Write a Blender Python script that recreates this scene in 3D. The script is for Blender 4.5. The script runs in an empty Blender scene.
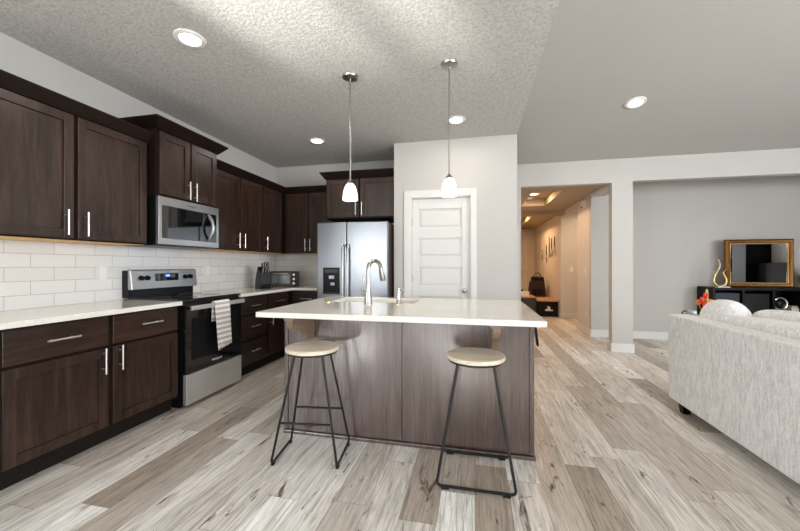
import bpy, bmesh, math, random
from mathutils import Vector, Matrix
random.seed(7)
S = bpy.context.scene
COL = S.collection
PI = math.pi

# ------------------------------------------------------------------ camera, world, lights, exposure
EYE = 1.21
cam = bpy.data.cameras.new('camera')
cam.sensor_width = 36.0
cam.lens = 36.0 * 345.0 / 800.0
cam.clip_start = 0.05
cam_o = bpy.data.objects.new('camera', cam)
COL.objects.link(cam_o)
cam_o.location = (0, 0, EYE)
cam_o.rotation_euler = (PI / 2, 0, math.atan(75 / 345))
S.camera = cam_o

S.view_settings.view_transform = 'Standard'
S.view_settings.look = 'None'
S.view_settings.gamma = 1.0
S.view_settings.use_curve_mapping = False
S.view_settings.exposure = 0.68
S.cycles.use_denoising = True
S.cycles.max_bounces = 10
S.cycles.diffuse_bounces = 5
S.cycles.sample_clamp_indirect = 6.0

w = bpy.data.worlds.new('sky')
S.world = w
w.use_nodes = True
bg = w.node_tree.nodes['Background']
bg.inputs[0].default_value = (0.80, 0.90, 1.0, 1)
bg.inputs[1].default_value = 1.2


def light(name, kind, loc, energy, color=(1, 1, 1), target=None, size=None, size_y=None, spot=None, blend=0.5, radius=0.05, spread=None):
    d = bpy.data.lights.new(name, kind)
    d.energy = energy
    d.color = color
    if kind == 'AREA':
        if size_y:
            d.shape = 'RECTANGLE'; d.size = size; d.size_y = size_y
        else:
            d.shape = 'DISK'; d.size = size
        if spread:
            d.spread = spread
    elif kind == 'SPOT':
        d.spot_size = spot; d.spot_blend = blend; d.shadow_soft_size = radius
    else:
        d.shadow_soft_size = radius
    o = bpy.data.objects.new(name, d)
    COL.objects.link(o)
    o.location = loc
    if target is not None:
        o.rotation_euler = (Vector(target) - Vector(loc)).to_track_quat('-Z', 'Y').to_euler()
    return o


DAY = (0.90, 0.955, 1.0)
# daylight through the patio door, the kitchen window and the living-room window behind the viewer
light('daylight_patio_door', 'AREA', (-1.1, -2.95, 1.12), 8, DAY, (-1.1, 2, 1.0), 0.6, 2.0)
light('daylight_kitchen_window', 'AREA', (-2.62, -2.95, 1.38), 6, DAY, (-2.3, 2, 1.3), 0.45, 0.6)
light('daylight_living_window', 'AREA', (4.2, -2.95, 1.5), 90, DAY, (4.2, 2, 1.4), 2.6, 1.6)
light('side_window_fill', 'AREA', (6.55, -0.9, 1.65), 250, DAY, (0, -0.3, 1.6), 2.6, 1.7)  # added fill from the right for cabinet fronts and left wall
light('nook_window_fill', 'AREA', (-2.98, -1.4, 1.5), 55, DAY, (2, -0.2, 1.35), 1.6, 1.2)  # added fill from the left for the sofa back and vault
# low sun through the patio door onto the floor, plus an added outside spot standing for reflected sun streaked on the ceiling
sun = light('sun', 'SUN', (-3, -8, 5), 20.0, (1.0, 0.985, 0.965), (-3 + 0.30, -7, 5 - 0.52))
sun.data.angle = math.radians(1.0)
light('ceiling_streak_spot', 'SPOT', (-3.45, -5.6, 0.30), 5600, (1.0, 0.98, 0.94), (-1.0, 1.9, 2.74), spot=math.radians(23), blend=0.5, radius=0.08)


# ------------------------------------------------------------------ materials
def srgb(r, g, b):
    def f(c):
        c /= 255.0
        return c / 12.92 if c <= 0.04045 else ((c + 0.055) / 1.055) ** 2.4
    return (f(r), f(g), f(b), 1.0)


def new_mat(name):
    m = bpy.data.materials.new(name)
    m.use_nodes = True
    nt = m.node_tree
    return m, nt, nt.nodes['Principled BSDF']


def N(nt, kind, **kw):
    n = nt.nodes.new(kind)
    for k, v in kw.items():
        setattr(n, k, v)
    return n


def coords(nt, scale=(1, 1, 1), kind='Object'):
    tc = N(nt, 'ShaderNodeTexCoord')
    mp = N(nt, 'ShaderNodeMapping')
    mp.inputs['Scale'].default_value = scale
    nt.links.new(tc.outputs[kind], mp.inputs['Vector'])
    return mp.outputs['Vector']


def ramp(nt, fac, stops):
    r = N(nt, 'ShaderNodeValToRGB')
    e = r.color_ramp.elements
    while len(e) < len(stops):
        e.new(0.5)
    for i, (p, c) in enumerate(stops):
        e[i].position = p; e[i].color = c
    nt.links.new(fac, r.inputs['Fac'])
    return r.outputs['Color']


def noise(nt, vec, scale, detail=4, rough=0.5, dist=0.0):
    n = N(nt, 'ShaderNodeTexNoise')
    n.inputs['Scale'].default_value = scale
    n.inputs['Detail'].default_value = detail
    n.inputs['Roughness'].default_value = rough
    n.inputs['Distortion'].default_value = dist
    nt.links.new(vec, n.inputs['Vector'])
    return n.outputs['Fac']


def bump(nt, bsdf, h, strength, dist=0.01):
    b = N(nt, 'ShaderNodeBump')
    b.inputs['Strength'].default_value = strength
    b.inputs['Distance'].default_value = dist
    nt.links.new(h, b.inputs['Height'])
    nt.links.new(b.outputs['Normal'], bsdf.inputs['Normal'])


def plain(name, col, rough=0.5, metal=0.0, var=0.04, vscale=8.0, bmp=0.0, bscale=200.0, emit=None, emit_s=0.0, coat=0.0, trans=0.0, ior=1.45, vs=(1, 1, 1)):
    m, nt, b = new_mat(name)
    b.inputs['Roughness'].default_value = rough
    b.inputs['Metallic'].default_value = metal
    b.inputs['IOR'].default_value = ior
    b.inputs['Coat Weight'].default_value = coat
    b.inputs['Transmission Weight'].default_value = trans
    v = coords(nt, vs)
    if var > 0:
        f = noise(nt, v, vscale, 3)
        lo = tuple(c * (1 - var) for c in col[:3]) + (1,)
        hi = tuple(min(1, c * (1 + var)) for c in col[:3]) + (1,)
        nt.links.new(ramp(nt, f, [(0.3, lo), (0.7, hi)]), b.inputs['Base Color'])
    else:
        b.inputs['Base Color'].default_value = col
    if bmp > 0:
        bump(nt, b, noise(nt, v, bscale, 3), bmp, 0.004)
    if emit:
        b.inputs['Emission Color'].default_value = emit
        b.inputs['Emission Strength'].default_value = emit_s
    return m


def wood(name, dark, mid, lite, scale=(30, 30, 1.6), rough=0.4, detail=6, coat=0.0, bmp=0.05):
    m, nt, b = new_mat(name)
    v = coords(nt, scale)
    f = noise(nt, v, 1.0, detail, 0.62, 0.6)
    v2 = coords(nt, tuple(c * 4.5 for c in scale))
    f2 = noise(nt, v2, 1.0, 3, 0.6, 0.2)
    mx = N(nt, 'ShaderNodeMath', operation='MULTIPLY_ADD')
    mx.inputs[1].default_value = 0.35
    nt.links.new(f2, mx.inputs[0])
    a = N(nt, 'ShaderNodeMath', operation='MULTIPLY')
    a.inputs[1].default_value = 0.68
    nt.links.new(f, a.inputs[0])
    nt.links.new(a.outputs[0], mx.inputs[2])
    nt.links.new(ramp(nt, mx.outputs[0], [(0.36, dark), (0.5, mid), (0.66, lite)]), b.inputs['Base Color'])
    b.inputs['Roughness'].default_value = rough
    b.inputs['Coat Weight'].default_value = coat
    b.inputs['Coat Roughness'].default_value = 0.3
    b.inputs['Coat IOR'].default_value = 1.65
    bump(nt, b, mx.outputs[0], bmp, 0.004)
    return m


M = {}
M['wall'] = plain('wall_paint', srgb(188, 184, 179), 0.85, var=0.012, vscale=3, bmp=0.05, bscale=160)
M['trim'] = plain('trim_paint', srgb(214, 212, 208), 0.45, var=0.01)
M['ceil'] = plain('knockdown_ceiling', srgb(194, 191, 188), 0.9, var=0.03, vscale=40, bmp=0.0)
nt = M['ceil'].node_tree
_p = nt.nodes['Principled BSDF']
_n = noise(nt, coords(nt), 52, 3, 0.62, 0.4)
bump(nt, _p, ramp(nt, _n, [(0.40, (0, 0, 0, 1)), (0.64, (1, 1, 1, 1))]), 0.30, 0.008)
nt.links.new(ramp(nt, _n, [(0.40, srgb(178, 174, 170)), (0.56, srgb(199, 196, 192))]), _p.inputs['Base Color'])  # hollows of the knockdown also shaded in the colour
M['vault'] = plain('vault_ceiling', srgb(176, 172, 167), 0.9, var=0.015, vscale=30, bmp=0.10, bscale=45)
M['espresso'] = wood('espresso_wood', srgb(22, 12, 8), srgb(40, 25, 18), srgb(62, 43, 33), (26, 26, 1.7), 0.36, coat=0.15)
M['espresso_h'] = wood('espresso_wood_across', srgb(22, 12, 8), srgb(40, 25, 18), srgb(62, 43, 33), (1.7, 26, 26), 0.36, coat=0.15)
M['espresso_flat'] = plain('espresso_paint', srgb(25, 15, 10), 0.5, var=0.2, vscale=12)
M['birch'] = plain('birch_ply', srgb(222, 178, 120), 0.6, var=0.08, vscale=10)
M['toe'] = plain('toe_kick_black', srgb(26, 20, 17), 0.6)
M['island'] = wood('island_wood', srgb(54, 39, 35), srgb(76, 59, 54), srgb(100, 82, 75), (30, 30, 1.7), 0.28, coat=1.0)
_b = M['island'].node_tree.nodes['Principled BSDF']
_b.inputs['Coat IOR'].default_value = 1.8; _b.inputs['Coat Roughness'].default_value = 0.25
M['corbel'] = plain('corbel_wood', srgb(112, 93, 76), 0.35, var=0.12, vscale=14, coat=0.3)
M['quartz'] = plain('cream_quartz', srgb(220, 215, 206), 0.12, var=0.03, vscale=60, coat=0.2)
M['steel'] = plain('brushed_steel', (0.46, 0.46, 0.47, 1), 0.38, 1.0, var=0.03, vscale=6, vs=(1, 1, 40))
M['steel_pale'] = plain('pale_brushed_steel', (0.66, 0.65, 0.64, 1), 0.42, 0.85, var=0.04, vscale=3)
M['steel_fridge'] = plain('fridge_steel', (0.30, 0.31, 0.33, 1), 0.30, 1.0, var=0.03, vscale=6, vs=(40, 40, 1))
M['nickel'] = plain('satin_nickel', (0.40, 0.38, 0.36, 1), 0.32, 1.0, var=0.0)
M['bar_nickel'] = plain('bar_pull_nickel', (0.74, 0.72, 0.69, 1), 0.33, 1.0, var=0.0)
M['chrome'] = plain('bright_nickel', (0.72, 0.70, 0.67, 1), 0.12, 1.0, var=0.0)
M['blackglass'] = plain('black_glass', srgb(10, 10, 11), 0.05, var=0.0, coat=0.6)
M['black'] = plain('black_enamel', srgb(16, 16, 17), 0.3, var=0.05)
M['blackmetal'] = plain('black_powder_coat', srgb(30, 30, 32), 0.4, 0.4, var=0.05)
M['rubber'] = plain('black_rubber', srgb(18, 18, 18), 0.7)
M['darkgrey'] = plain('dark_grey_side', srgb(62, 52, 48), 0.5, var=0.03)
M['seatwood'] = wood('pale_ash', srgb(182, 165, 143), srgb(208, 194, 174), srgb(222, 211, 194), (2.2, 26, 26), 0.4)
M['frost'] = plain('lit_frosted_glass', srgb(250, 248, 244), 0.35, var=0.0, emit=(1.0, 0.95, 0.87, 1), emit_s=1.0)
M['led'] = plain('lit_led_disc', (1, 1, 1, 1), 0.5, var=0.0, emit=(1.0, 0.95, 0.86, 1), emit_s=14)
M['ledwarm'] = plain('lit_warm_disc', (1, 1, 1, 1), 0.5, var=0.0, emit=(1.0, 0.80, 0.55, 1), emit_s=14)
M['display'] = plain('lit_clock_display', srgb(20, 30, 80), 0.3, var=0.0, emit=(0.15, 0.3, 1, 1), emit_s=2.0)
M['white'] = plain('white_plastic', srgb(232, 230, 226), 0.4, var=0.01)
M['gold'] = plain('antique_gold', srgb(118, 80, 38), 0.32, 0.75, var=0.35, vscale=45, bmp=0.5, bscale=90)
M['goldlite'] = plain('gilt_inner_bead', srgb(226, 190, 140), 0.3, 0.6, var=0.2, vscale=60)
M['mirror'] = plain('mirror_glass', (0.86, 0.86, 0.86, 1), 0.01, 1.0, var=0.0)
M['brass'] = plain('aged_brass', srgb(196, 172, 118), 0.3, 0.8, var=0.15, vscale=20)
M['red'] = plain('tulip_red', srgb(214, 50, 28), 0.5, var=0.2, vscale=40)
M['orange'] = plain('tulip_orange', srgb(238, 128, 58), 0.5, var=0.2, vscale=40)
M['leaf'] = plain('leaf_green', srgb(150, 165, 80), 0.5, var=0.2, vscale=30)
M['greyglass'] = plain('pale_grey_ceramic', srgb(178, 184, 188), 0.15, var=0.05, coat=0.5)
M['darkwood'] = plain('black_brown_wood', srgb(15, 12, 12), 0.42, var=0.2, vscale=8)
M['copper'] = plain('mottled_rose_vase', srgb(140, 96, 84), 0.4, var=0.45, vscale=50)
M['bluegrey'] = plain('slate_fabric', srgb(62, 66, 74), 0.7)
M['paper'] = plain('pale_paper', srgb(190, 188, 190), 0.6, var=0.1, vscale=20)
M['bagred'] = plain('dark_burgundy_leather', srgb(48, 14, 18), 0.4, var=0.25, vscale=20)
M['bagblack'] = plain('black_leather', srgb(20, 14, 15), 0.4, var=0.2, vscale=20)
M['tan'] = plain('tan_bench_top', srgb(176, 140, 106), 0.5, var=0.1, vscale=10)
M['slate'] = plain('charcoal_laminate', srgb(58, 52, 50), 0.5)
M['silverglass'] = plain('silvered_glass', (0.9, 0.9, 0.9, 1), 0.2, 0.7, var=0.0)
M['hallwall'] = plain('hall_paint', srgb(206, 200, 193), 0.85, var=0.012, vscale=3)
M['hallceil'] = plain('shade_toned_hall_ceiling', srgb(168, 148, 124), 0.85, var=0.02)  # shadow on the hall ceiling painted in as a darker tan
M['screen'] = plain('dark_screen', srgb(30, 31, 33), 0.12, var=0.0)
M['toasterglass'] = plain('smoky_oven_glass', srgb(92, 97, 97), 0.12, var=0.3, vscale=12)
M['glass'] = plain('window_glass', (1, 1, 1, 1), 0.0, var=0.0, trans=1.0, ior=1.02)

for _k, _v in (('espresso', .35), ('espresso_h', .35), ('espresso_flat', .2), ('toe', .2), ('black', .25), ('darkwood', .2), ('bagblack', .25), ('bluegrey', .2), ('screen', .3)):
    M[_k].node_tree.nodes['Principled BSDF'].inputs['Specular IOR Level'].default_value = _v

# tweedy sofa fabric
m, nt, b = new_mat('oatmeal_chenille')
f1 = noise(nt, coords(nt, (70, 70, 14)), 1.0, 4, 0.65, 0.3)
f2 = noise(nt, coords(nt), 190, 2)
mx = N(nt, 'ShaderNodeMath', operation='ADD')
nt.links.new(f1, mx.inputs[0]); nt.links.new(f2, mx.inputs[1])
h = N(nt, 'ShaderNodeMath', operation='MULTIPLY'); h.inputs[1].default_value = 0.5
nt.links.new(mx.outputs[0], h.inputs[0])
nt.links.new(ramp(nt, h.outputs[0], [(0.36, srgb(184, 182, 180)), (0.5, srgb(222, 221, 220)), (0.62, srgb(242, 241, 240))]), b.inputs['Base Color'])
b.inputs['Roughness'].default_value = 0.95
bump(nt, b, h.outputs[0], 0.35, 0.006)
M['sofa'] = m

# striped towel (bands run across the width, along object z)
m, nt, b = new_mat('striped_towel_cotton')
v = coords(nt)
sep = N(nt, 'ShaderNodeSeparateXYZ'); nt.links.new(v, sep.inputs[0])
mu = N(nt, 'ShaderNodeMath', operation='MULTIPLY'); mu.inputs[1].default_value = 1 / 0.046
nt.links.new(sep.outputs['Z'], mu.inputs[0])
fr = N(nt, 'ShaderNodeMath', operation='FRACT'); nt.links.new(mu.outputs[0], fr.inputs[0])
nt.links.new(ramp(nt, fr.outputs[0], [(0.42, srgb(238, 236, 233)), (0.5, srgb(190, 182, 176)), (0.9, srgb(190, 182, 176)), (0.98, srgb(238, 236, 233))]), b.inputs['Base Color'])
b.inputs['Roughness'].default_value = 0.95
bump(nt, b, noise(nt, v, 300, 2), 0.3, 0.003)
M['towel'] = m

# backsplash: running-bond tiles; u runs along the wall
def tile_mat(name, axis, u0):
    m, nt, b = new_mat(name)
    tc = N(nt, 'ShaderNodeTexCoord')
    sp = N(nt, 'ShaderNodeSeparateXYZ'); nt.links.new(tc.outputs['Object'], sp.inputs[0])
    cb = N(nt, 'ShaderNodeCombineXYZ')
    a = N(nt, 'ShaderNodeMath', operation='SUBTRACT'); a.inputs[1].default_value = u0
    nt.links.new(sp.outputs[axis], a.inputs[0])
    z = N(nt, 'ShaderNodeMath', operation='SUBTRACT'); z.inputs[1].default_value = 0.9105
    nt.links.new(sp.outputs['Z'], z.inputs[0])
    nt.links.new(a.outputs[0], cb.inputs['X']); nt.links.new(z.outputs[0], cb.inputs['Y'])
    br = N(nt, 'ShaderNodeTexBrick')
    br.offset = 0.5
    br.inputs['Scale'].default_value = 1.0
    br.inputs['Brick Width'].default_value = 0.277
    br.inputs['Row Height'].default_value = 0.0955
    br.inputs['Mortar Size'].default_value = 0.0022
    br.inputs['Mortar Smooth'].default_value = 0.1
    br.inputs['Color1'].default_value = srgb(224, 223, 221)
    br.inputs['Color2'].default_value = srgb(216, 214, 211)
    br.inputs['Mortar'].default_value = srgb(184, 180, 175)
    nt.links.new(cb.outputs[0], br.inputs['Vector'])
    nt.links.new(br.outputs['Color'], b.inputs['Base Color'])
    b.inputs['Roughness'].default_value = 0.16
    iv = N(nt, 'ShaderNodeMath', operation='SUBTRACT'); iv.inputs[0].default_value = 1.0
    nt.links.new(br.outputs['Fac'], iv.inputs[1])
    bump(nt, b, iv.outputs[0], 0.4, 0.003)
    return m
M['tile_l'] = tile_mat('white_subway_tile', 'Y', 1.799)
M['tile_b'] = tile_mat('white_subway_tile_back', 'X', -3.0)

# plank floor: boards run along world Y
m, nt, b = new_mat('grey_oak_plank_floor')
tc = N(nt, 'ShaderNodeTexCoord')
sp = N(nt, 'ShaderNodeSeparateXYZ'); nt.links.new(tc.outputs['Object'], sp.inputs[0])
def mth(op, a, bb=None, c=None):
    n = N(nt, 'ShaderNodeMath', operation=op)
    for i, x in enumerate((a, bb, c)):
        if x is None: continue
        if isinstance(x, (int, float)): n.inputs[i].default_value = x
        else: nt.links.new(x, n.inputs[i])
    return n.outputs[0]
PW, PL = 0.178, 1.22
xr = mth('DIVIDE', sp.outputs['X'], PW)
row = mth('FLOOR', xr)
wn = N(nt, 'ShaderNodeTexWhiteNoise', noise_dimensions='1D'); nt.links.new(row, wn.inputs['W'])
u = mth('ADD', mth('DIVIDE', sp.outputs['Y'], PL), mth('MULTIPLY', wn.outputs['Value'], 9.0))
pid = mth('FLOOR', u)
cb = N(nt, 'ShaderNodeCombineXYZ'); nt.links.new(row, cb.inputs[0]); nt.links.new(pid, cb.inputs[1])
wn2 = N(nt, 'ShaderNodeTexWhiteNoise', noise_dimensions='2D'); nt.links.new(cb.outputs[0], wn2.inputs['Vector'])
rid = wn2.outputs['Value']
gv = N(nt, 'ShaderNodeCombineXYZ')
nt.links.new(mth('MULTIPLY', sp.outputs['X'], 30.0), gv.inputs[0])
nt.links.new(mth('MULTIPLY', sp.outputs['Y'], 1.9), gv.inputs[1])
nt.links.new(mth('MULTIPLY', rid, 57.0), gv.inputs[2])
g1 = noise(nt, gv.outputs[0], 1.0, 7, 0.66, 1.7)
gv2 = N(nt, 'ShaderNodeCombineXYZ')
nt.links.new(mth('MULTIPLY', sp.outputs['X'], 13.0), gv2.inputs[0])
nt.links.new(mth('MULTIPLY', sp.outputs['Y'], 3.2), gv2.inputs[1])
nt.links.new(mth('MULTIPLY', rid, 91.0), gv2.inputs[2])
g2 = noise(nt, gv2.outputs[0], 1.0, 5, 0.6, 1.4)
gv3 = N(nt, 'ShaderNodeCombineXYZ')
nt.links.new(mth('MULTIPLY', sp.outputs['X'], 120.0), gv3.inputs[0])
nt.links.new(mth('MULTIPLY', sp.outputs['Y'], 6.0), gv3.inputs[1])
nt.links.new(mth('MULTIPLY', rid, 33.0), gv3.inputs[2])
g3 = noise(nt, gv3.outputs[0], 1.0, 3, 0.6, 0.2)
base = ramp(nt, rid, [(0.0, srgb(162, 149, 137)), (0.2, srgb(196, 188, 180)), (0.45, srgb(222, 217, 212)), (0.7, srgb(178, 167, 156)), (0.9, srgb(232, 229, 225))])
grain = ramp(nt, g1, [(0.32, (0.54, 0.50, 0.46, 1)), (0.45, (0.90, 0.92, 0.91, 1)), (0.62, (1.16, 1.16, 1.16, 1))])
fine = ramp(nt, g3, [(0.36, (0.82, 0.80, 0.78, 1)), (0.56, (1.10, 1.10, 1.10, 1))])
knot = ramp(nt, g2, [(0.29, (0.10, 0.075, 0.06, 1)), (0.33, (0.50, 0.44, 0.40, 1)), (0.375, (1, 1, 1, 1))])
def mixm(a, bb):
    n = N(nt, 'ShaderNodeMixRGB', blend_type='MULTIPLY'); n.inputs[0].default_value = 1.0
    nt.links.new(a, n.inputs[1]); nt.links.new(bb, n.inputs[2])
    return n.outputs[0]
colr = mixm(mixm(mixm(base, grain), knot), fine)
fx = mth('FRACT', xr)
ex = mth('MINIMUM', fx, mth('SUBTRACT', 1.0, fx))
fu = mth('FRACT', u)
eu = mth('MULTIPLY', mth('MINIMUM', fu, mth('SUBTRACT', 1.0, fu)), PL / PW)
ed = mth('MINIMUM', ex, eu)
seam = ramp(nt, ed, [(0.0, (0.45, 0.42, 0.40, 1)), (0.007, (0.7, 0.67, 0.65, 1)), (0.014, (1, 1, 1, 1))])
nt.links.new(mixm(colr, seam), b.inputs['Base Color'])
b.inputs['Roughness'].default_value = 0.36
bump(nt, b, mth('ADD', mth('MULTIPLY', g3, 0.6), g1), 0.12, 0.003)
M['floor'] = m


# ------------------------------------------------------------------ mesh helpers
class MB:
    def __init__(self):
        self.bm = bmesh.new()

    def box(self, x0, x1, y0, y1, z0, z1, rot=None, piv=None):
        vs = [self.bm.verts.new((x, y, z)) for z in (z0, z1) for y in (y0, y1) for x in (x0, x1)]
        for q in ((0, 2, 3, 1), (4, 5, 7, 6), (0, 1, 5, 4), (2, 6, 7, 3), (0, 4, 6, 2), (1, 3, 7, 5)):
            self.bm.faces.new([vs[i] for i in q])
        if rot is not None:
            bmesh.ops.rotate(self.bm, verts=vs, cent=piv or (0, 0, 0), matrix=rot)
        return vs

    def prism(self, pts, axis, a, b):
        """polygon pts (2D) extruded along axis from a to b; axis x: pts are (y,z); y: (x,z); z: (x,y)"""
        def mk(p, t):
            return {'x': (t, p[0], p[1]), 'y': (p[0], t, p[1]), 'z': (p[0], p[1], t)}[axis]
        va = [self.bm.verts.new(mk(p, a)) for p in pts]
        vb = [self.bm.verts.new(mk(p, b)) for p in pts]
        n = len(pts)
        self.bm.faces.new(va); self.bm.faces.new(vb[::-1])
        for i in range(n):
            self.bm.faces.new([va[i], vb[i], vb[(i + 1) % n], va[(i + 1) % n]])
        return va + vb

    def tube(self, pts, r, seg=10, closed=False):
        pts = [Vector(p) for p in pts]
        n = len(pts)
        rs = r if isinstance(r, (list, tuple)) else [r] * n
        rings = []
        up = None
        for i, p in enumerate(pts):
            if closed:
                t = (pts[(i + 1) % n] - pts[i - 1]).normalized()
            else:
                t = (pts[min(i + 1, n - 1)] - pts[max(i - 1, 0)]).normalized()
            if up is None:
                up = Vector((0, 0, 1)) if abs(t.z) < 0.9 else Vector((1, 0, 0))
            a = (up - t * up.dot(t)).normalized()
            up = a
            bb = t.cross(a)
            rings.append([self.bm.verts.new(p + (a * math.cos(2 * PI * k / seg) + bb * math.sin(2 * PI * k / seg)) * rs[i]) for k in range(seg)])
        for i in range(n if closed else n - 1):
            A, B = rings[i], rings[(i + 1) % n]
            for k in range(seg):
                self.bm.faces.new([A[k], A[(k + 1) % seg], B[(k + 1) % seg], B[k]])
        if not closed:
            self.bm.faces.new(rings[0][::-1]); self.bm.faces.new(rings[-1])

    def lathe(self, prof, cx=0, cy=0, cz=0, seg=28, sx=1, sy=1):
        rings = []
        for r, z in prof:
            if r < 1e-6:
                rings.append([self.bm.verts.new((cx, cy, cz + z))])
            else:
                rings.append([self.bm.verts.new((cx + r * sx * math.cos(2 * PI * k / seg), cy + r * sy * math.sin(2 * PI * k / seg), cz + z)) for k in range(seg)])
        for A, B in zip(rings, rings[1:]):
            for k in range(seg):
                k2 = (k + 1) % seg
                if len(A) == 1 and len(B) == 1: continue
                if len(A) == 1: self.bm.faces.new([A[0], B[k], B[k2]])
                elif len(B) == 1: self.bm.faces.new([A[k], A[k2], B[0]])
                else: self.bm.faces.new([A[k], A[k2], B[k2], B[k]])
        for R in (rings[0], rings[-1]):
            if len(R) > 1:
                self.bm.faces.new(R)

    def ball(self, c, rx, ry, rz, seg=16, rings=10):
        mat = Matrix.Translation(c) @ Matrix.Diagonal((rx, ry, rz, 1))
        bmesh.ops.create_uvsphere(self.bm, u_segments=seg, v_segments=rings, radius=1.0, matrix=mat)

    def build(self, name, mat, parent=None, bevel=0.0, smooth=False, seg=2, loc=None):
        bmesh.ops.recalc_face_normals(self.bm, faces=self.bm.faces)
        me = bpy.data.meshes.new(name)
        self.bm.to_mesh(me); self.bm.free()
        me.materials.append(mat)
        o = bpy.data.objects.new(name, me)
        COL.objects.link(o)
        if parent: o.parent = parent
        if loc: o.location = loc
        if smooth:
            me.shade_smooth()
            try:
                me.set_sharp_from_angle(angle=math.radians(40))
            except Exception:
                pass
        if bevel > 0:
            md = o.modifiers.new('bevel', 'BEVEL'); md.width = bevel; md.segments = seg; md.limit_method = 'ANGLE'
        return o


def thing(name, label, cat, loc=(0, 0, 0), rz=0.0, group=None):
    o = bpy.data.objects.new(name, None)
    COL.objects.link(o)
    o.empty_display_size = 0.1
    o.location = loc; o.rotation_euler = (0, 0, rz)
    o['label'] = label; o['category'] = cat
    if group: o['group'] = group
    return o


def tag(o, label, cat, group=None):
    o['label'] = label; o['category'] = cat
    if group: o['group'] = group
    return o


def copy_tree(o, parent=None):
    c = o.copy(); COL.objects.link(c)
    if parent: c.parent = parent
    for ch in list(o.children):
        copy_tree(ch, c)
    return c


def struct(name, mb, mat, label=None, parent=None, bevel=0.0):
    o = mb.build(name, mat, parent, bevel)
    if parent is None:
        o['kind'] = 'structure'
        if label: o['label'] = label
    return o


# ------------------------------------------------------------------ the room
XL, YB, YP, XP = -3.03, 4.85, 4.20, 0.477      # left wall, kitchen back wall, pantry wall, its right corner
YF, YN, XR, YS = 5.35, 6.42, 6.6, -3.0         # wall with openings, niche wall, right wall, wall behind the viewer
CK = 2.735
HX, YE = 1.93, 12.1                            # hall side wall, entry wall
def vz(y): return 2.70 + 0.2 * (YF - y)

q = MB(); q.box(-3.2, XR + .1, YS - .1, YE + .1, -0.05, 0.0)
struct('floor', q, M['floor'], 'grey oak plank floor running away from the viewer')
q = MB(); q.box(XL - .1, XL, YS - .1, -2.2, 0, CK + .05); q.box(XL - .1, XL, -.6, YB + .1, 0, CK + .05); q.box(XL - .1, XL, -2.2, -.6, 0, .9); q.box(XL - .1, XL, -2.2, -.6, 2.1, CK + .05)
struct('wall_left', q, M['wall'])
q = MB(); q.box(XL, -.99, YB, YB + .1, 0, CK + .05)
struct('wall_back', q, M['wall'])
# pantry block with the door opening in it
DX0, DX1, DZ = -.775, -.045, 2.045
q = MB()
q.box(-.99, DX0, YP, YP + .1, 0, CK + .05)
q.box(DX1, XP, YP, YP + .1, 0, CK + .05)
q.box(DX0, DX1, YP, YP + .1, DZ, CK + .05)
q.box(-.99, -.93, YP + .1, YB + .1, 0, CK + .05)
q.box(XP - .1, XP, YP + .1, YF, 0, 3.1); q.box(XP - .1, XP, YP, YP + .1, CK + .05, 3.1)
struct('wall_pantry', q, M['wall'])
# wall with the hall opening and the wide opening
q = MB()
q.box(XP - .1, .663, YF, YF + .12, 0, 2.8)
q.box(1.874, 2.137, YF, YF + .12, 0, 2.8)
q.box(.663, 1.874, YF, YF + .12, 2.37, 2.8)
q.box(2.137, 5.9, YF, YF + .12, 2.38, 2.8)
q.box(5.9, XR, YF, YF + .12, 0, 2.8)
struct('wall_front', q, M['wall'], 'pale wall with the hall opening and the wide opening')
q = MB(); q.box(HX, XR, YN, YN + .1, 0, 2.9)
struct('wall_niche', q, M['wall'])
q = MB(); q.box(1.9, 2.14, YF + .12, YN, 2.385, 2.8); q.box(2.14, XR, YF + .12, YN, 2.78, 2.85)
struct('ceiling_niche', q, M['wall'])
# right wall and the wall behind the viewer (never in view but they hold the daylight)
q = MB(); q.box(XR, XR + .1, YS - .1, -2.25, 0, 4.6); q.box(XR, XR + .1, .45, YN + .1, 0, 4.6); q.box(XR, XR + .1, -2.25, .45, 0, .75); q.box(XR, XR + .1, -2.25, .45, 2.55, 4.6)
struct('wall_right', q, M['wall'])
holes = [(-2.86, -2.28, 1.02, 1.72), (-1.48, -0.78, 0.08, 2.15), (2.9, 5.5, 0.7, 2.3)]  # unseen openings; first two shaped for the ceiling streak and floor sun patch
q = MB()
xs = XL
for x0, x1, z0, z1 in holes:
    q.box(xs, x0, YS - .1, YS, 0, 4.6)
    q.box(x0, x1, YS - .1, YS, 0, z0)
    q.box(x0, x1, YS - .1, YS, z1, 4.6)
    xs = x1
q.box(xs, XR, YS - .1, YS, 0, 4.6)
struct('wall_rear', q, M['wall'])
for i, (x0, x1, z0, z1) in enumerate(holes):
    q = MB()
    for a, b_, c_, d_ in ((x0, x1, z0, z0 + .05), (x0, x1, z1 - .05, z1), (x0, x0 + .05, z0 + .05, z1 - .05), (x1 - .05, x1, z0 + .05, z1 - .05)):
        q.box(a, b_, YS - .09, YS - .03, c_, d_)
    mid = -2.52 if i == 0 else (x0 + x1) / 2  # first mullion set off centre to split the ceiling streak
    q.box(mid - .02, mid + .02, YS - .09, YS - .03, z0 + .05, z1 - .05)
    struct('window_%d' % (i + 1), q, M['trim'])

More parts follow.
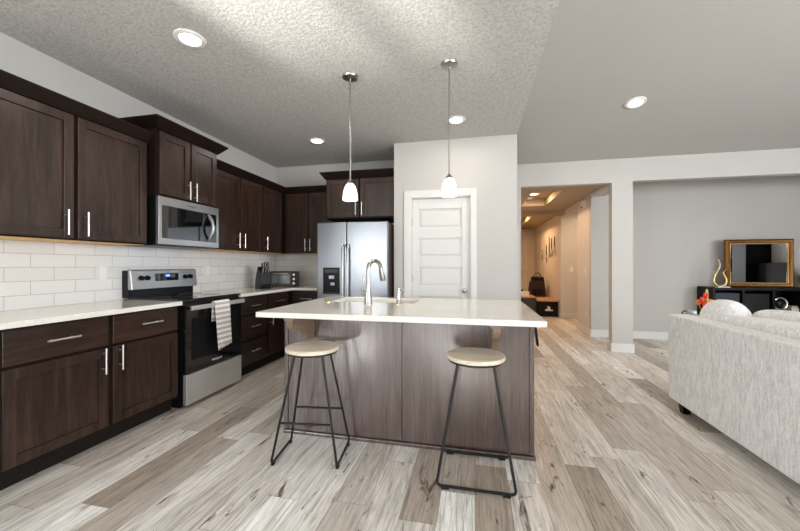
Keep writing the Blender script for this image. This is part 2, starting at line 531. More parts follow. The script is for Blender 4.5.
q = MB()
for a in ((-2.25, .45, .75, .80), (-2.25, .45, 2.50, 2.55), (-2.25, -2.2, .8, 2.5), (.4, .45, .8, 2.5), (-.94, -.86, .8, 2.5)): q.box(XR + .03, XR + .09, *a)
struct('window_4', q, M['trim'])  # unseen window added to light the left side of the kitchen
q = MB()
for a in ((-2.2, -.6, .9, .95), (-2.2, -.6, 2.05, 2.1), (-2.2, -2.15, .95, 2.05), (-.65, -.6, .95, 2.05), (-1.43, -1.37, .95, 2.05)): q.box(XL - .09, XL - .03, *a)
struct('window_5', q, M['trim'])  # unseen window added to brighten the sofa and vault
q = MB(); q.box(2.4, 7.2, -6.9, YS - .1, 2.5, 2.6); q.box(-4.4, XL - .1, -6.0, .3, 2.2, 2.3)  # added slabs keep sun out of the living and nook windows
struct('trim_sun_block', q, M['trim'], 'unseen slabs added outside to block sun at two windows')
q = MB(); q.box(XL - .1, XP, YS - .1, YB + .1, CK, CK + .06)
struct('ceiling', q, M['ceil'], 'flat knockdown-textured kitchen ceiling')
q = MB()
q.prism([(YS - .1, vz(YS - .1)), (YF, vz(YF)), (YF, vz(YF) + .06), (YS - .1, vz(YS - .1) + .06)], 'x', XP, XR + .1)
struct('ceiling_vault', q, M['vault'], 'higher sloped living-room ceiling')
q = MB()
q.prism([(YS, CK + .02), (YF, CK + .02), (YF, max(vz(YF), CK + .03)), (YS, vz(YS))], 'x', XP - .06, XP - .002)
struct('trim_1', q, M['wall'], 'step between the flat and the sloped ceiling')

# hall
q = MB()
q.box(HX, HX + .1, YN + .1, 7.22, 0, 2.6)
q.box(HX, HX + .1, 7.22, 8.55, 2.31, 2.6)
q.box(HX, HX + .1, 8.55, YE, 0, 2.6)
q.box(HX, HX + .1, YF + .12, YN + .1, 2.37, 2.6)
struct('wall_hall', q, M['hallwall'])
q = MB(); q.box(HX + .1, 3.3, 8.55, 8.65, 0, 2.6)
struct('wall_hall_return', q, M['hallwall'])
q = MB(); q.box(.5, .6, YF + .12, YE, 0, 2.6)
struct('wall_hall_left', q, M['hallwall'])
q = MB(); q.box(.5, HX + .1, YE, YE + .1, 0, 2.6)
struct('wall_entry', q, M['hallwall'])
q = MB(); q.box(3.3, 3.4, YN + .1, 8.65, 0, 2.6)
struct('wall_side_room', q, M['hallwall'])
q = MB(); q.box(HX + .1, 3.3, YN + .1, 8.55, 2.42, 2.5)
struct('ceiling_side_room', q, M['hallwall'])
q = MB()
def soffit(y0, y1, ty0, ty1):
    q.box(.6, HX, y0, ty0, 2.42, 2.60)
    q.box(.6, HX, ty1, y1, 2.42, 2.60)
    q.box(.6, .92, ty0, ty1, 2.42, 2.60)
    q.box(1.385, HX, ty0, ty1, 2.42, 2.60)
    q.box(.92, 1.385, ty0, ty1, 2.56, 2.60)
soffit(YF + .12, 8.15, 5.9, 7.42)
q.box(.6, HX, 8.15, 8.45, 2.34, 2.60)
soffit(8.45, YE, 8.95, 11.2)
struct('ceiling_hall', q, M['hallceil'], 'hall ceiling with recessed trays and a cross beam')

# baseboards
def bb(name, boxes):
    q = MB()
    for t in boxes: q.box(*t)
    struct(name, q, M['trim'], bevel=.004)
HB = .125
bb('baseboard_pantry', [(-.97, -.87, YP - .015, YP, 0, HB), (.022, XP + .015, YP - .015, YP, 0, HB), (XP, XP + .015, YP, YF, 0, HB)])
bb('baseboard_pillar', [(1.859, 2.152, YF - .015, YF, 0, HB), (1.859, 1.874, YF, YF + .135, 0, HB), (2.137, 2.152, YF, YF + .135, 0, HB)])
bb('baseboard_front', [(XP + .015, .678, YF - .015, YF, 0, HB), (.663, .678, YF, YF + .12, 0, HB)])
bb('baseboard_niche', [(HX, XR, YN - .015, YN, 0, HB)])
bb('baseboard_hall', [(HX - .015, HX, YN - .015, 7.22, 0, HB), (HX - .015, HX, 8.53, 8.98, 0, HB), (HX + .0, 3.3, 8.535, 8.55, 0, HB)])
bb('baseboard_entry', [(.6, .68, YE - .015, YE, 0, HB), (1.68, HX, YE - .015, YE, 0, HB)])

# pantry door
d = MB()
for x0, x1, z0, z1 in ((DX0 - .085, DX0 + .005, 0, DZ + .085), (DX1 - .005, DX1 + .066, 0, DZ + .085), (DX0 + .005, DX1 - .005, DZ - .005, DZ + .085)):
    d.box(x0, x1, YP - .018, YP, z0, z1)
d.box(DX0, DX0 + .012, YP, YP + .1, 0, DZ); d.box(DX1 - .012, DX1, YP, YP + .1, 0, DZ); d.box(DX0 + .012, DX1 - .012, YP, YP + .1, DZ - .012, DZ)
frame = struct('door_frame', d, M['trim'], 'white casing of the pantry door', bevel=.004)
frame.name = 'door_1'
d = MB()
fy = YP + .022
x0, x1, zt = DX0 + .014, DX1 - .014, DZ - .016
d.box(x0, x1, fy + .020, fy + .04, .01, zt)
pz = [(1.665, 1.905), (1.31, 1.545), (.955, 1.19), (.595, .83), (.20, .47)]
px0, px1 = -.683, -.155
zs = [zt] + [v for a_, b_ in pz for v in (b_, a_)] + [.01]
d.box(x0, px0, fy, fy + .020, .01, zt); d.box(px1, x1, fy, fy + .020, .01, zt)
for i in range(0, len(zs), 2):
    d.box(px0, px1, fy, fy + .020, zs[i + 1], zs[i])
for a_, b_ in pz:
    mgn = .032
    va = [(px0 + mgn, a_ + mgn), (px1 - mgn, a_ + mgn), (px1 - mgn, b_ - mgn), (px0 + mgn, b_ - mgn)]
    d.box(px0 + mgn, px1 - mgn, fy + .005, fy + .0205, a_ + mgn, b_ - mgn)
struct('door_panel', d, M['trim'], parent=frame, bevel=.003)
d = MB()
d.tube([(-.122, fy - .0, .905), (-.122, fy - .008, .905)], .03, 20)
d.tube([(-.122, fy - .008, .905), (-.122, fy - .035, .905)], .011, 12)
d.ball((-.122, fy - .05, .905), .028, .022, .028)
d.build('door_knob', M['nickel'], frame, smooth=True)
d = MB()
for hz in (1.75, 1.05, .3):
    d.box(DX0 + .006, DX0 + .020, fy - .006, fy, hz - .045, hz + .045)
d.build('hinge', M['nickel'], frame)

# entry door at the end of the hall
d = MB()
for x0, x1, z0, z1 in ((.66, .74, 0, 2.04), (1.60, 1.68, 0, 2.04), (.74, 1.60, 1.96, 2.04)):
    d.box(x0, x1, YE - .02, YE, z0, z1)
fr2 = struct('door_2', d, M['trim'], 'entry door at the far end of the hall', bevel=.004)
d = MB()
d.box(.745, 1.595, YE - .012, YE - .002, .01, 1.955)
for z0, z1 in ((.2, .8), (.95, 1.8)):
    for x0, x1 in ((.84, 1.12), (1.22, 1.5)):
        d.box(x0, x1, YE - .018, YE - .012, z0, z1)
struct('door_panel', d, M['trim'], parent=fr2, bevel=.004)
d = MB()
d.tube([(1.53, YE - .012, 1.0), (1.53, YE - .06, 1.0)], .012, 10); d.ball((1.53, YE - .07, 1.0), .028, .025, .028)
d.build('door_knob', M['nickel'], fr2, smooth=True)

# backsplash
q = MB(); q.box(XL, XL + .008, .3, YB, .9125, 1.379)
struct('trim_2', q, M['tile_l'], 'white subway tile backsplash along the left wall')
q = MB(); q.box(XL + .008, -1.95, YB - .008, YB, .9125, 1.379)
struct('trim_3', q, M['tile_b'], 'white subway tile backsplash on the kitchen back wall')


# ------------------------------------------------------------------ kitchen cabinets (local x along the front, local -y out of the front)
def shaker(x0, x1, z0, z1, rail=.058):
    d = MB()
    d.box(x0, x0 + rail, -.021, -.001, z0, z1)
    d.box(x1 - rail, x1, -.021, -.001, z0, z1)
    d.box(x0 + rail, x1 - rail, -.021, -.001, z1 - rail, z1)
    d.box(x0 + rail, x1 - rail, -.021, -.001, z0, z0 + rail)
    d.box(x0 + rail, x1 - rail, -.011, -.001, z0 + rail, z1 - rail)
    return d


def pull(x, z, vertical, L=.17):
    d = MB()
    if vertical:
        d.tube([(x, -.052, z - L / 2), (x, -.052, z + L / 2)], .0062, 10)
        for s in (-.3, .3): d.tube([(x, -.021, z + s * L), (x, -.052, z + s * L)], .0045, 8)
    else:
        d.tube([(x - L / 2, -.052, z), (x + L / 2, -.052, z)], .0062, 10)
        for s in (-.3, .3): d.tube([(x + s * L, -.021, z), (x + s * L, -.052, z)], .0045, 8)
    return d


def add_door(root, x0, x1, z0, z1, hx=None, hz=None):
    o = shaker(x0, x1, z0, z1).build('door', M['espresso'], root, bevel=.0018)
    if hx is not None:
        h = pull(hx, hz, True).build('handle', M['bar_nickel'], o, smooth=True)
        h['label'] = 'brushed nickel bar handle'
    return o


def add_drawer(root, x0, x1, z0, z1, hz=None, L=.17, hx=None):
    d = MB(); d.box(x0, x1, -.021, -.001, z0, z1)
    o = d.build('drawer', M['espresso_h'], root, bevel=.003)
    h = pull((x0 + x1) / 2 if hx is None else hx, (z0 + z1) / 2 if hz is None else hz, False, L).build('handle', M['bar_nickel'], o, smooth=True)
    h['label'] = 'brushed nickel bar handle'
    return o


BD = .592  # carcass depth of base cabinets
def base_cab(label, loc, rz, wid, depth=BD):
    t = thing('base_cabinet', label, 'cabinet', loc, rz, 'base cabinets')
    d = MB(); d.box(0, wid, 0, depth, .105, .878)
    d.build('body', M['espresso_flat'], t)
    d = MB(); d.box(0, wid, .06, .08, 0, .105)
    d.build('toe_kick', M['toe'], t)
    return t


def crown(root, x0, x1, z0, z1, fl, depth, left=False, right=False, out=.021):
    d = MB()
    pr = [(.0, z0), (-out - .004, z0), (-out - .012, z0 + .012), (-out - fl, z1 - .014), (-out - fl - .004, z1), (.0, z1)]
    if not left and not right:
        d.prism(pr, 'x', x0, x1)
    else:
        bm = d.bm
        P = [(0.0, z0), (.006, z0), (.014, z0 + .012), (fl, z1 - .014), (fl + .004, z1), (0.0, z1)]
        rings = []
        base = []
        if left: base += [((x0, depth), (-1, 0)), ((x0, -out), (-1, -1))]
        else: base += [((x0, -out), (0, -1))]
        if right: base += [((x1, -out), (1, -1)), ((x1, depth), (1, 0))]
        else: base += [((x1, -out), (0, -1))]
        for (bx, by), (dx, dy) in base:
            rings.append([bm.verts.new((bx + dx * o_, by + dy * o_, z)) for o_, z in P])
        for A, B in zip(rings, rings[1:]):
            for k in range(len(P)):
                k2 = (k + 1) % len(P)
                bm.faces.new([A[k], A[k2], B[k2], B[k]])
        bm.faces.new(rings[0]); bm.faces.new(rings[-1][::-1])
        d.box(x0 + .001, x1 - .001, -out + .001, depth, z1 - .012, z1 - .002)
    return d.build('crown', M['espresso_flat'], root)


def wall_cab(label, loc, rz, wid, depth, z0, z1, under=True):
    t = thing('wall_cabinet', label, 'cabinet', loc, rz, 'wall cabinets')
    d = MB(); d.box(0, wid, 0, depth, z0 + (.004 if under else 0), z1)
    d.build('body', M['espresso_flat'], t)
    if under:
        d = MB(); d.box(.012, wid - .012, .018, depth, z0, z0 + .004)
        u_ = d.build('underside', M['birch'], t)
        u_['label'] = 'pale birch underside'
    return t

R90 = PI / 2
FX = -2.431   # base carcass face on the left wall (drawer fronts 2 cm proud)
# left run
t = base_cab('dark base cabinet at the left picture edge, next to the two-door one', (FX, .46, 0), R90, .842)
add_drawer(t, .015, .827, .675, .865); add_door(t, .015, .415, .13, .655, .37, .576); add_door(t, .43, .827, .13, .655, .47, .576)
t = base_cab('wide two-door dark base cabinet left of the range under the cream counter', (FX, 1.304, 0), R90, 1.118)
add_drawer(t, .014, .549, .675, .865, .776, hx=.277); add_drawer(t, .579, 1.102, .675, .865, .779, hx=.850)
add_door(t, .014, .549, .13, .655, .511, .576); add_door(t, .579, 1.102, .13, .655, .622, .576)
t = base_cab('dark stack of three drawers right of the range', (FX, 3.155, 0), R90, .53)
for z0, z1, hz in ((.675, .865, .768), (.40, .655, .54), (.13, .38, .27)):
    add_drawer(t, .015, .515, z0, z1, hz, .16)
t = base_cab('dark corner base cabinet with one door, under the knife block', (FX, 3.687, 0), R90, .548)
add_drawer(t, .015, .46, .675, .865); add_door(t, .015, .46, .13, .655, .06, .576)
t = base_cab('narrow dark base cabinet against the back wall beside the fridge', (-2.428, YB - .612, 0), 0, .476, .611)
add_drawer(t, .03, .46, .675, .865); add_door(t, .03, .46, .13, .655, .42, .576)

q = MB(); q.box(XL + .001, -2.38, .44, 2.424, .8785, .912)
tag(q.build('countertop', M['quartz'], bevel=.003), 'cream quartz counter on the left run, ending at the range', 'countertop')
q = MB()
q.prism([(XL + .001, 3.155), (-2.38, 3.155), (-2.38, 4.20), (-1.952, 4.20), (-1.952, YB - .001), (XL + .001, YB - .001)], 'z', .8785, .912)
tag(q.build('countertop', M['quartz'], bevel=.003), 'L-shaped cream quartz counter in the corner under the toaster oven', 'countertop')

UX = -2.702
UDP = -(XL + .0005) + UX      # depth of wall cabinets
t = wall_cab('large two-door dark wall cabinet at the far left above the counter', (UX, 1.31, 0), R90, 1.075, UDP, 1.38, 2.27)
add_door(t, .012, .522, 1.395, 2.238, .472, 1.50); add_door(t, .548, 1.06, 1.395, 2.238, .592, 1.50)
crown(t, 0, 1.075, 2.242, 2.325, .045, UDP)
# over the microwave
MXF = -2.622
MD = -(XL + .0005) + MXF
t = wall_cab('taller dark two-door wall cabinet directly above the microwave', (MXF, 2.395, 0), R90, .70, MD, 1.805, 2.385, False)
add_door(t, .022, .342, 1.818, 2.352, .312, 1.90); add_door(t, .358, .678, 1.818, 2.352, .388, 1.90)
crown(t, 0, .70, 2.362, 2.447, .065, MD, True, True)
t = wall_cab('dark wall cabinet pair just right of the microwave', (UX, 3.114, 0), R90, .868, UDP, 1.38, 2.27)
add_door(t, .012, .425, 1.395, 2.238, .385, 1.50); add_door(t, .443, .856, 1.395, 2.238, .483, 1.50)
crown(t, 0, .868, 2.242, 2.325, .045, UDP)
t = wall_cab('single-door dark wall cabinet running into the kitchen corner', (UX, 3.984, 0), R90, .864, UDP, 1.38, 2.27)
add_door(t, .02, .44, 1.395, 2.238, .062, 1.50)
crown(t, 0, .54, 2.242, 2.325, .045, UDP)
UYD = .328
t = wall_cab('dark two-door wall cabinet on the back wall above the toaster oven', (-2.70, YB - .0005 - UYD, 0), 0, .765, UYD, 1.38, 2.27)
add_door(t, .035, .385, 1.395, 2.238, .355, 1.50); add_door(t, .40, .752, 1.395, 2.238, .43, 1.50)
crown(t, .0, .765, 2.242, 2.325, .045, UYD)
t = wall_cab('dark two-door cabinet above the stainless fridge', (-1.932, 4.272, 0), 0, .938, YB - 4.2725, 1.825, 2.372, False)
add_door(t, .02, .457, 1.84, 2.335, .425, 1.945); add_door(t, .477, .918, 1.84, 2.335, .508, 1.945)
crown(t, 0, .938, 2.345, 2.43, .06, YB - 4.2725, True, False)

# ------------------------------------------------------------------ range
RY0, RW = 2.430, .712
t = thing('range', 'stainless and black glass freestanding range with a towel on its handle', 'oven', (-2.392, RY0, 0), R90)
RD = -(XL + .009) - 2.392
d = MB(); d.box(.004, RW - .004, .0, RD - .02, .03, .905)
d.box(.03, RW - .03, .05, RD - .05, 0, .03)
d.build('body', M['black'], t)
d = MB(); d.box(0, RW, -.018, RD - .075, .905, .925)
d.build('cooktop', M['blackglass'], t, bevel=.004)
for i, (bx, by, br_) in enumerate(((.19, .17, .1), (.52, .17, .075), (.19, .42, .075), (.52, .42, .1))):
    d = MB(); d.tube([(bx + br_ * math.cos(2 * PI * k / 32), by + br_ * math.sin(2 * PI * k / 32), .9252) for k in range(32)], .0012, 6, True)
    d.build('burner_ring', M['darkgrey'], t)
dr = MB(); dr.box(.008, RW - .008, -.036, -.001, .298, .872)
door = dr.build('oven_door', M['blackglass'], t, bevel=.004)
d = MB(); d.box(.06, RW - .06, -.0375, -.036, .40, .76)
d.build('window', M['black'], door)
d = MB()
d.box(.02, RW - .02, -.085, -.062, .832, .87)
for x_ in (.06, RW - .06): d.box(x_ - .012, x_ + .012, -.064, -.036, .848, .866)
hb = d.build('handle', M['steel_pale'], door, bevel=.005)
d = MB(); d.box(.008, RW - .008, -.036, -.001, .035, .288)
d.build('storage_drawer', M['steel_pale'], t, bevel=.004)
# backguard: black riser below, stainless console above
d = MB(); d.box(.004, RW - .004, RD - .072, RD - .002, .925, 1.165)
d.build('backguard', M['black'], t)
d = MB()
d.prism([(RD - .121, .995), (RD - .100, 1.168), (RD - .07, 1.176), (RD - .0725, .995)], 'x', -.004, RW + .004)
cons = d.build('control_panel', M['steel'], t, bevel=.006)
def on_con(x, z, off=.0):
    f = (z - 1.02) / .148
    return (x, RD - .118 + .018 * f - off, z)
for kx in (.085, .145, .565, .625):
    d = MB()
    p = on_con(kx, 1.098); 
    d.tube([p, (p[0], p[1] - .024, p[2] - .003)], [.023, .019], 16)
    d.box(kx - .004, kx + .004, p[1] - .03, p[1] - .022, p[2] - .02, p[2] + .016)
    d.build('knob', M['black'], cons, smooth=True)
d = MB(); d.box(.225, .48, RD - .1145, RD - .104, 1.065, 1.135)
d.build('touch_panel', M['blackglass'], cons)
d = MB(); d.box(.335, .38, RD - .1153, RD - .1143, 1.105, 1.122)
d.build('clock_display', M['display'], cons)


def text(name, body, size, mat, parent, loc, rot, depth=.0004):
    c = bpy.data.curves.new(name, 'FONT')
    c.body = body; c.size = size; c.extrude = depth; c.align_x = 'CENTER'
    c.materials.append(mat)
    tmp = bpy.data.objects.new(name, c); COL.objects.link(tmp)
    me = bpy.data.meshes.new_from_object(tmp)
    bpy.data.objects.remove(tmp)
    o = bpy.data.objects.new(name, me); COL.objects.link(o)
    o.parent = parent; o.location = loc; o.rotation_euler = rot
    return o
text('logo', 'Whirlpool', .030, M['white'], door, (RW / 2, -.0366, .335), (PI / 2, 0, 0))

# towel over the oven handle
d = MB()
tl = []
nx, hw = 14, .098
prof = [(-.054, .70)] + [(-.0565, .78), (-.0572, .862)] + [(-.0595 - .0145 + .0155 * math.cos(a), .8735 + .012 * math.sin(a) + .0015) for a in (PI * .1, PI * .5, PI * .9)] + [(-.0905, .862), (-.0945, .78), (-.098, .68), (-.101, .58), (-.104, .50), (-.106, .455)]
grid = []
for j, (y_, z_) in enumerate(prof):
    row_ = []
    for i in range(nx + 1):
        f = i / nx * 2 - 1
        lo = max(0, (.86 - z_) / .4)
        wob = .008 * lo * math.sin(f * 5 + z_ * 6)
        zz = z_ + (.018 * f * lo if j > 6 else -.10 * 0)
        xx = .365 + f * (hw - .010 * lo) + .008 * lo * (1 if j > 6 else -1)
        row_.append(d.bm.verts.new((xx, y_ - abs(wob) if j > 5 else y_, zz)))
    grid.append(row_)
for A, B in zip(grid, grid[1:]):
    for i in range(nx):
        d.bm.faces.new([A[i], A[i + 1], B[i + 1], B[i]])
tw = d.build('dish_towel', M['towel'], smooth=True, loc=(-2.392, RY0, 0))
tw.rotation_euler = (0, 0, R90)
md = tw.modifiers.new('thick', 'SOLIDIFY'); md.thickness = .003; md.offset = 0
tag(tw, 'grey and white striped dish towel hanging over the oven door handle', 'towel')

# ------------------------------------------------------------------ microwave
MW = .70
t = thing('microwave', 'stainless over-the-range microwave with dark glass and curved handle', 'microwave', (-2.63, 2.402, 0), R90)
MDp = -(XL + .001) - 2.63
d = MB(); d.box(0, MW, 0, MDp, 1.385, 1.802)
d.build('body', M['black'], t)
d = MB()
z0, z1, zg0, zg1 = 1.392, 1.80, 1.445, 1.725
d.box(.002, MW - .002, -.03, 0, zg1, z1); d.box(.002, MW - .002, -.03, 0, z0, zg0)
d.box(.002, .035, -.03, 0, zg0, zg1); d.box(MW - .03, MW - .002, -.03, 0, zg0, zg1)
fr_ = d.build('front_frame', M['steel'], t, bevel=.002)
d = MB(); d.box(.035, MW - .03, -.027, 0, zg0, zg1)
d.build('door_glass', M['blackglass'], t)
d = MB()
d.tube([(.56 + .0 * k, -.03 - .055 * math.sin(PI * k / 12), 1.455 + .26 * k / 12) for k in range(13)], [.012] + [.016] * 11 + [.012], 12)
d.build('handle', M['steel'], t, smooth=True)
d = MB(); d.box(.02, MW - .02, .05, MDp - .05, 1.381, 1.385)
d.build('vent_grille', M['black'], t)
text('logo', 'Whirlpool', .022, M['darkgrey'], t, (MW / 2, -.0303, 1.755), (PI / 2, 0, 0))

# ------------------------------------------------------------------ fridge
t = thing('refrigerator', 'stainless side-by-side refrigerator with a black ice dispenser', 'refrigerator', (-1.935, 4.0, 0))
FW, FH = .915, 1.745
d = MB(); d.box(.004, FW - .004, .075, .815, .02, FH - .015)
for x_ in (.08, FW - .08): d.box(x_ - .03, x_ + .03, .15, .75, 0, .02)
d.build('body', M['darkgrey'], t)
d = MB(); d.box(0, .385, 0, .07, .06, FH)
lf = d.build('freezer_door', M['steel_fridge'], t, bevel=.012, seg=3)
d = MB(); d.box(.392, FW, 0, .07, .06, FH)
rf = d.build('fridge_door', M['steel_fridge'], t, bevel=.012, seg=3)
for x_, par in ((.358, lf), (.420, rf)):
    d = MB()
    zz = [1.47, 1.44, 1.40, 1.1, .8, .62, .58, .55]
    yy = [0, -.035, -.05, -.055, -.055, -.05, -.035, 0]
    d.tube([(x_, y_, z_) for y_, z_ in zip(yy, zz)], .0125, 12)
    d.build('handle', M['steel'], par, smooth=True)
d = MB(); d.box(.085, .305, -.006, .002, .855, 1.185)
dp = d.build('ice_dispenser', M['black'], lf, bevel=.004)
d = MB(); d.box(.11, .28, -.0075, -.006, 1.12, 1.165)
d.build('touch_panel', M['blackglass'], dp)
d = MB(); d.box(.165, .235, -.012, -.006, 1.045, 1.085); d.build('ice_chute', M['steel'], dp, bevel=.003)
d = MB(); d.box(.19, .24, -.02, -.006, .965, 1.0); d.build('paddle', M['steel'], dp, bevel=.003)
d = MB(); d.box(.11, .28, -.018, -.006, .862, .875)
d.build('drip_tray', M['darkgrey'], dp)

# ------------------------------------------------------------------ small things on the back counter
t = thing('knife_block', 'black knife block with steel handles in the counter corner', 'knife block', (-2.69, 4.0, .9125), math.radians(55))
d = MB()
d.prism([(-.07, 0), (.09, 0), (.075, .10), (.01, .235), (-.075, .17), (-.085, .05)], 'x', -.055, .055)
d.build('block', M['black'], t, bevel=.004)
for i, (hx, hy, hz, L) in enumerate(((-.036, -.03, .19, .10), (-.012, -.03, .19, .11), (.014, -.03, .19, .105), (.036, -.03, .19, .09), (-.03, -.06, .16, .085), (0, -.06, .16, .085), (.03, -.06, .16, .085))):
    d = MB()
    d.tube([(hx, hy - .0, hz), (hx, hy - .5 * L, hz + .86 * L)], [.0085, .0075], 8)
    d.build('knife_handle', M['steel'] if i > 2 else M['black'], t, smooth=True)
t.scale = (1.2, 1.2, 1.2)
t = thing('toaster_oven', 'small stainless toaster oven in the corner beside the knife block', 'toaster oven', (-2.65, 4.47, .9125), math.radians(20))
t.scale = (.95, .95, 1)
d = MB(); d.box(-.185, .185, -.15, .15, .012, .215)
for x_ in (-.16, .16):
    for y_ in (-.12, .12): d.box(x_ - .012, x_ + .012, y_ - .012, y_ + .012, 0, .012)
d.build('body', M['blackmetal'], t, bevel=.006)
d = MB()
d.box(-.18, .115, -.162, -.150, .02, .05); d.box(-.18, .115, -.162, -.150, .172, .208)
d.box(-.18, -.155, -.162, -.150, .05, .172); d.box(.09, .115, -.162, -.150, .05, .172)
dd = d.build('door', M['darkgrey'], t)
d = MB(); d.box(-.155, .09, -.158, -.150, .05, .172)
d.build('glass', M['toasterglass'], dd)
d = MB(); d.tube([(-.14, -.185, .188), (.075, -.185, .188)], .007, 10)
for x_ in (-.13, .065): d.tube([(x_, -.162, .188), (x_, -.185, .188)], .005, 8)
d.build('handle', M['steel'], dd, smooth=True)
for z_ in (.05, .11, .17):
    d = MB(); d.tube([(.15, -.150, z_), (.15, -.172, z_)], [.018, .015], 14)
    d.build('knob', M['nickel'], t, smooth=True)

def outlet(label, loc, rz, cat='outlet', sw=False, group='wall plates', mat='white'):
    t = thing('light_switch' if sw else 'wall_outlet', label, cat, loc, rz, group)
    d = MB(); d.box(-.033, .033, -.006, 0, -.055, .055)
    d.build('plate', M[mat], t, bevel=.002)
    d = MB()
    if sw: d.box(-.017, .017, -.010, -.006, -.033, .033)
    else:
        d.box(-.017, .017, -.0085, -.006, .006, .034); d.box(-.017, .017, -.0085, -.006, -.034, -.006)
    d.build('rocker' if sw else 'socket', M[mat], t)
    return t
outlet('white outlet on the tile left of the range', (XL + .008, 2.276, 1.15), R90)
outlet('white outlet on the tile right of the range', (XL + .008, 3.42, 1.15), R90)

# ------------------------------------------------------------------ island
IX0, IX1, IY0, IY1 = -1.35, .36, 2.27, 3.08
t = thing('kitchen_island', 'grey-brown wood island base carrying the cream counter', 'kitchen island', (0, 0, 0))
d = MB()
d.box(IX0 + .012, IX1 - .012, IY0 + .014, IY1, .0, .66); d.box(IX0 + .012, -1.20, IY0 + .014, IY1, .66, .878); d.box(-.44, IX1 - .012, IY0 + .014, IY1, .66, .878); d.box(-1.20, -.44, IY0 + .014, 2.64, .66, .878); d.box(-1.20, -.44, 3.05, IY1, .66, .878)
d.build('body', M['island'], t)
for x0, x1 in ((IX0 + .03, -.4835), (-.4765, IX1 - .03)):
    d = MB(); d.box(x0, x1, IY0 + .002, IY0 + .014, .03, .878)
    d.build('panel', M['island'], t, bevel=.0015)
for x0, x1 in ((IX0, IX0 + .028), (IX1 - .028, IX1)):
    d = MB(); d.box(x0, x1, IY0 - .004, IY0 + .03, .03, .878)
    d.build('corner_trim', M['island'], t, bevel=.003)
for x0, x1 in ((IX0, IX0 + .012), (IX1 - .012, IX1)):
    d = MB(); d.box(x0, x1, IY0 + .03, IY1, .03, .878)
    d.build('end_panel', M['island'], t)
d = MB(); d.box(IX0 - .008, IX1 + .008, IY0 - .012, IY0 + .014, 0, .024); d.box(IX0 - .008, IX0 + .012, IY0 + .014, IY1, 0, .024); d.box(IX1 - .012, IX1 + .008, IY0 + .014, IY1, 0, .024)
d.build('shoe_moulding', M['island'], t, bevel=.004)
d = MB()
y0 = IY0 + .002
cprof = [(y0, .878), (1.985, .878), (1.985, .855), (1.99, .835), (2.0, .815), (2.02, .795), (2.05, .785), (2.09, .787), (2.125, .785), (2.15, .772), (2.175, .745), (2.187, .715), (2.19, .697), (y0, .697)]
def corbel(xc):
    d = MB(); d.prism(cprof, 'x', xc - .021, xc + .021)
    d.box(xc - .032, xc + .032, y0 - .014, y0, .697, .878)
    d.box(xc - .032, xc + .032, 1.975, y0 - .014, .862, .878)
    d.build('corbel', M['corbel'], t, bevel=.002)
corbel(-1.15); corbel(.118)

CX0, CX1, CY0, CY1 = -1.375, .376, 1.965, 3.125
SX0, SX1, SY0, SY1 = -1.17, -.47, 2.665, 3.03
q = MB()
q.box(CX0, CX1, CY0, SY0, .8785, .912); q.box(CX0, CX1, SY1, CY1, .8785, .912)
q.box(CX0, SX0, SY0, SY1, .8785, .912); q.box(SX1, CX1, SY0, SY1, .8785, .912)
bmesh.ops.remove_doubles(q.bm, verts=q.bm.verts, dist=1e-5)
bad = [f for f in q.bm.faces if any(g is not f and (g.calc_center_median() - f.calc_center_median()).length < 1e-5 for e in f.edges for g in e.link_faces)]
bmesh.ops.delete(q.bm, geom=bad, context='FACES')
tag(q.build('island_countertop', M['quartz'], bevel=.003), 'wide cream quartz counter on the island, sink cut into it', 'countertop')
# faucet
t = thing('kitchen_faucet', 'tall gooseneck pull-down kitchen faucet in brushed nickel beside the sink', 'faucet', (-.795, 2.515, .912))
d = MB()
d.lathe([(0, 0), (.031, 0), (.032, .006), (.029, .012), (.028, .05), (.0235, .09), (.017, .13), (.0155, .165), (0, .166)], seg=24)
d.build('body', M['nickel'], t, smooth=True)
dx, dy = .42, .907
d = MB()
pts = [(0, 0, .16), (0, 0, .20), (0, 0, .26)]
R_ = .075
for k in range(1, 13):
    a = PI * k / 12 * .94
    s_ = R_ - R_ * math.cos(a)
    pts.append((dx * s_, dy * s_, .262 + R_ * math.sin(a)))
d.tube(pts, .0155, 14)
d.build('spout', M['nickel'], t, smooth=True)
ex_, ey_, ez_ = pts[-1]
d = MB()
d.tube([(ex_, ey_, ez_ + .004), (ex_ + dx * .002, ey_ + dy * .002, ez_ - .02), (ex_ + dx * .022, ey_ + dy * .022, ez_ - .075), (ex_ + dx * .028, ey_ + dy * .028, ez_ - .1)], [.016, .017, .024, .021], 14)
d.build('spray_head', M['nickel'], t, smooth=True)
d = MB()
d.tube([(-.018, -.002, .075), (-.05, -.008, .105)], [.018, .016], 12)
d.tube([(-.048, -.008, .105), (-.046, -.012, .135), (-.036, -.012, .17), (-.032, -.012, .20), (-.038, -.012, .215)], [.011, .009, .008, .0075, .007], 10)
d.build('lever', M['nickel'], t, smooth=True)
t = thing('soap_dispenser', 'short nickel soap dispenser on the island right of the faucet', 'soap dispenser', (-.565, 2.56, .912))
d = MB()
d.lathe([(0, 0), (.024, 0), (.025, .005), (.020, .012), (.016, .045), (.010, .07), (.009, .085), (0, .085)], seg=18)
d.build('body', M['chrome'], t, smooth=True)
d = MB()
d.tube([(0, 0, .08), (0, 0, .105), (.004, .01, .118)], [.009, .012, .009], 12)
d.tube([(.0, .0, .11), (.02, .05, .117), (.024, .06, .105)], [.007, .006, .005], 10)
d.ball((0, 0, .122), .012, .012, .014, 12, 8)
d.build('pump', M['chrome'], t, smooth=True)
t = thing('kitchen_sink', 'undermount cream sink set into the island counter', 'sink', (0, 0, 0))
d = MB()
zb = .70
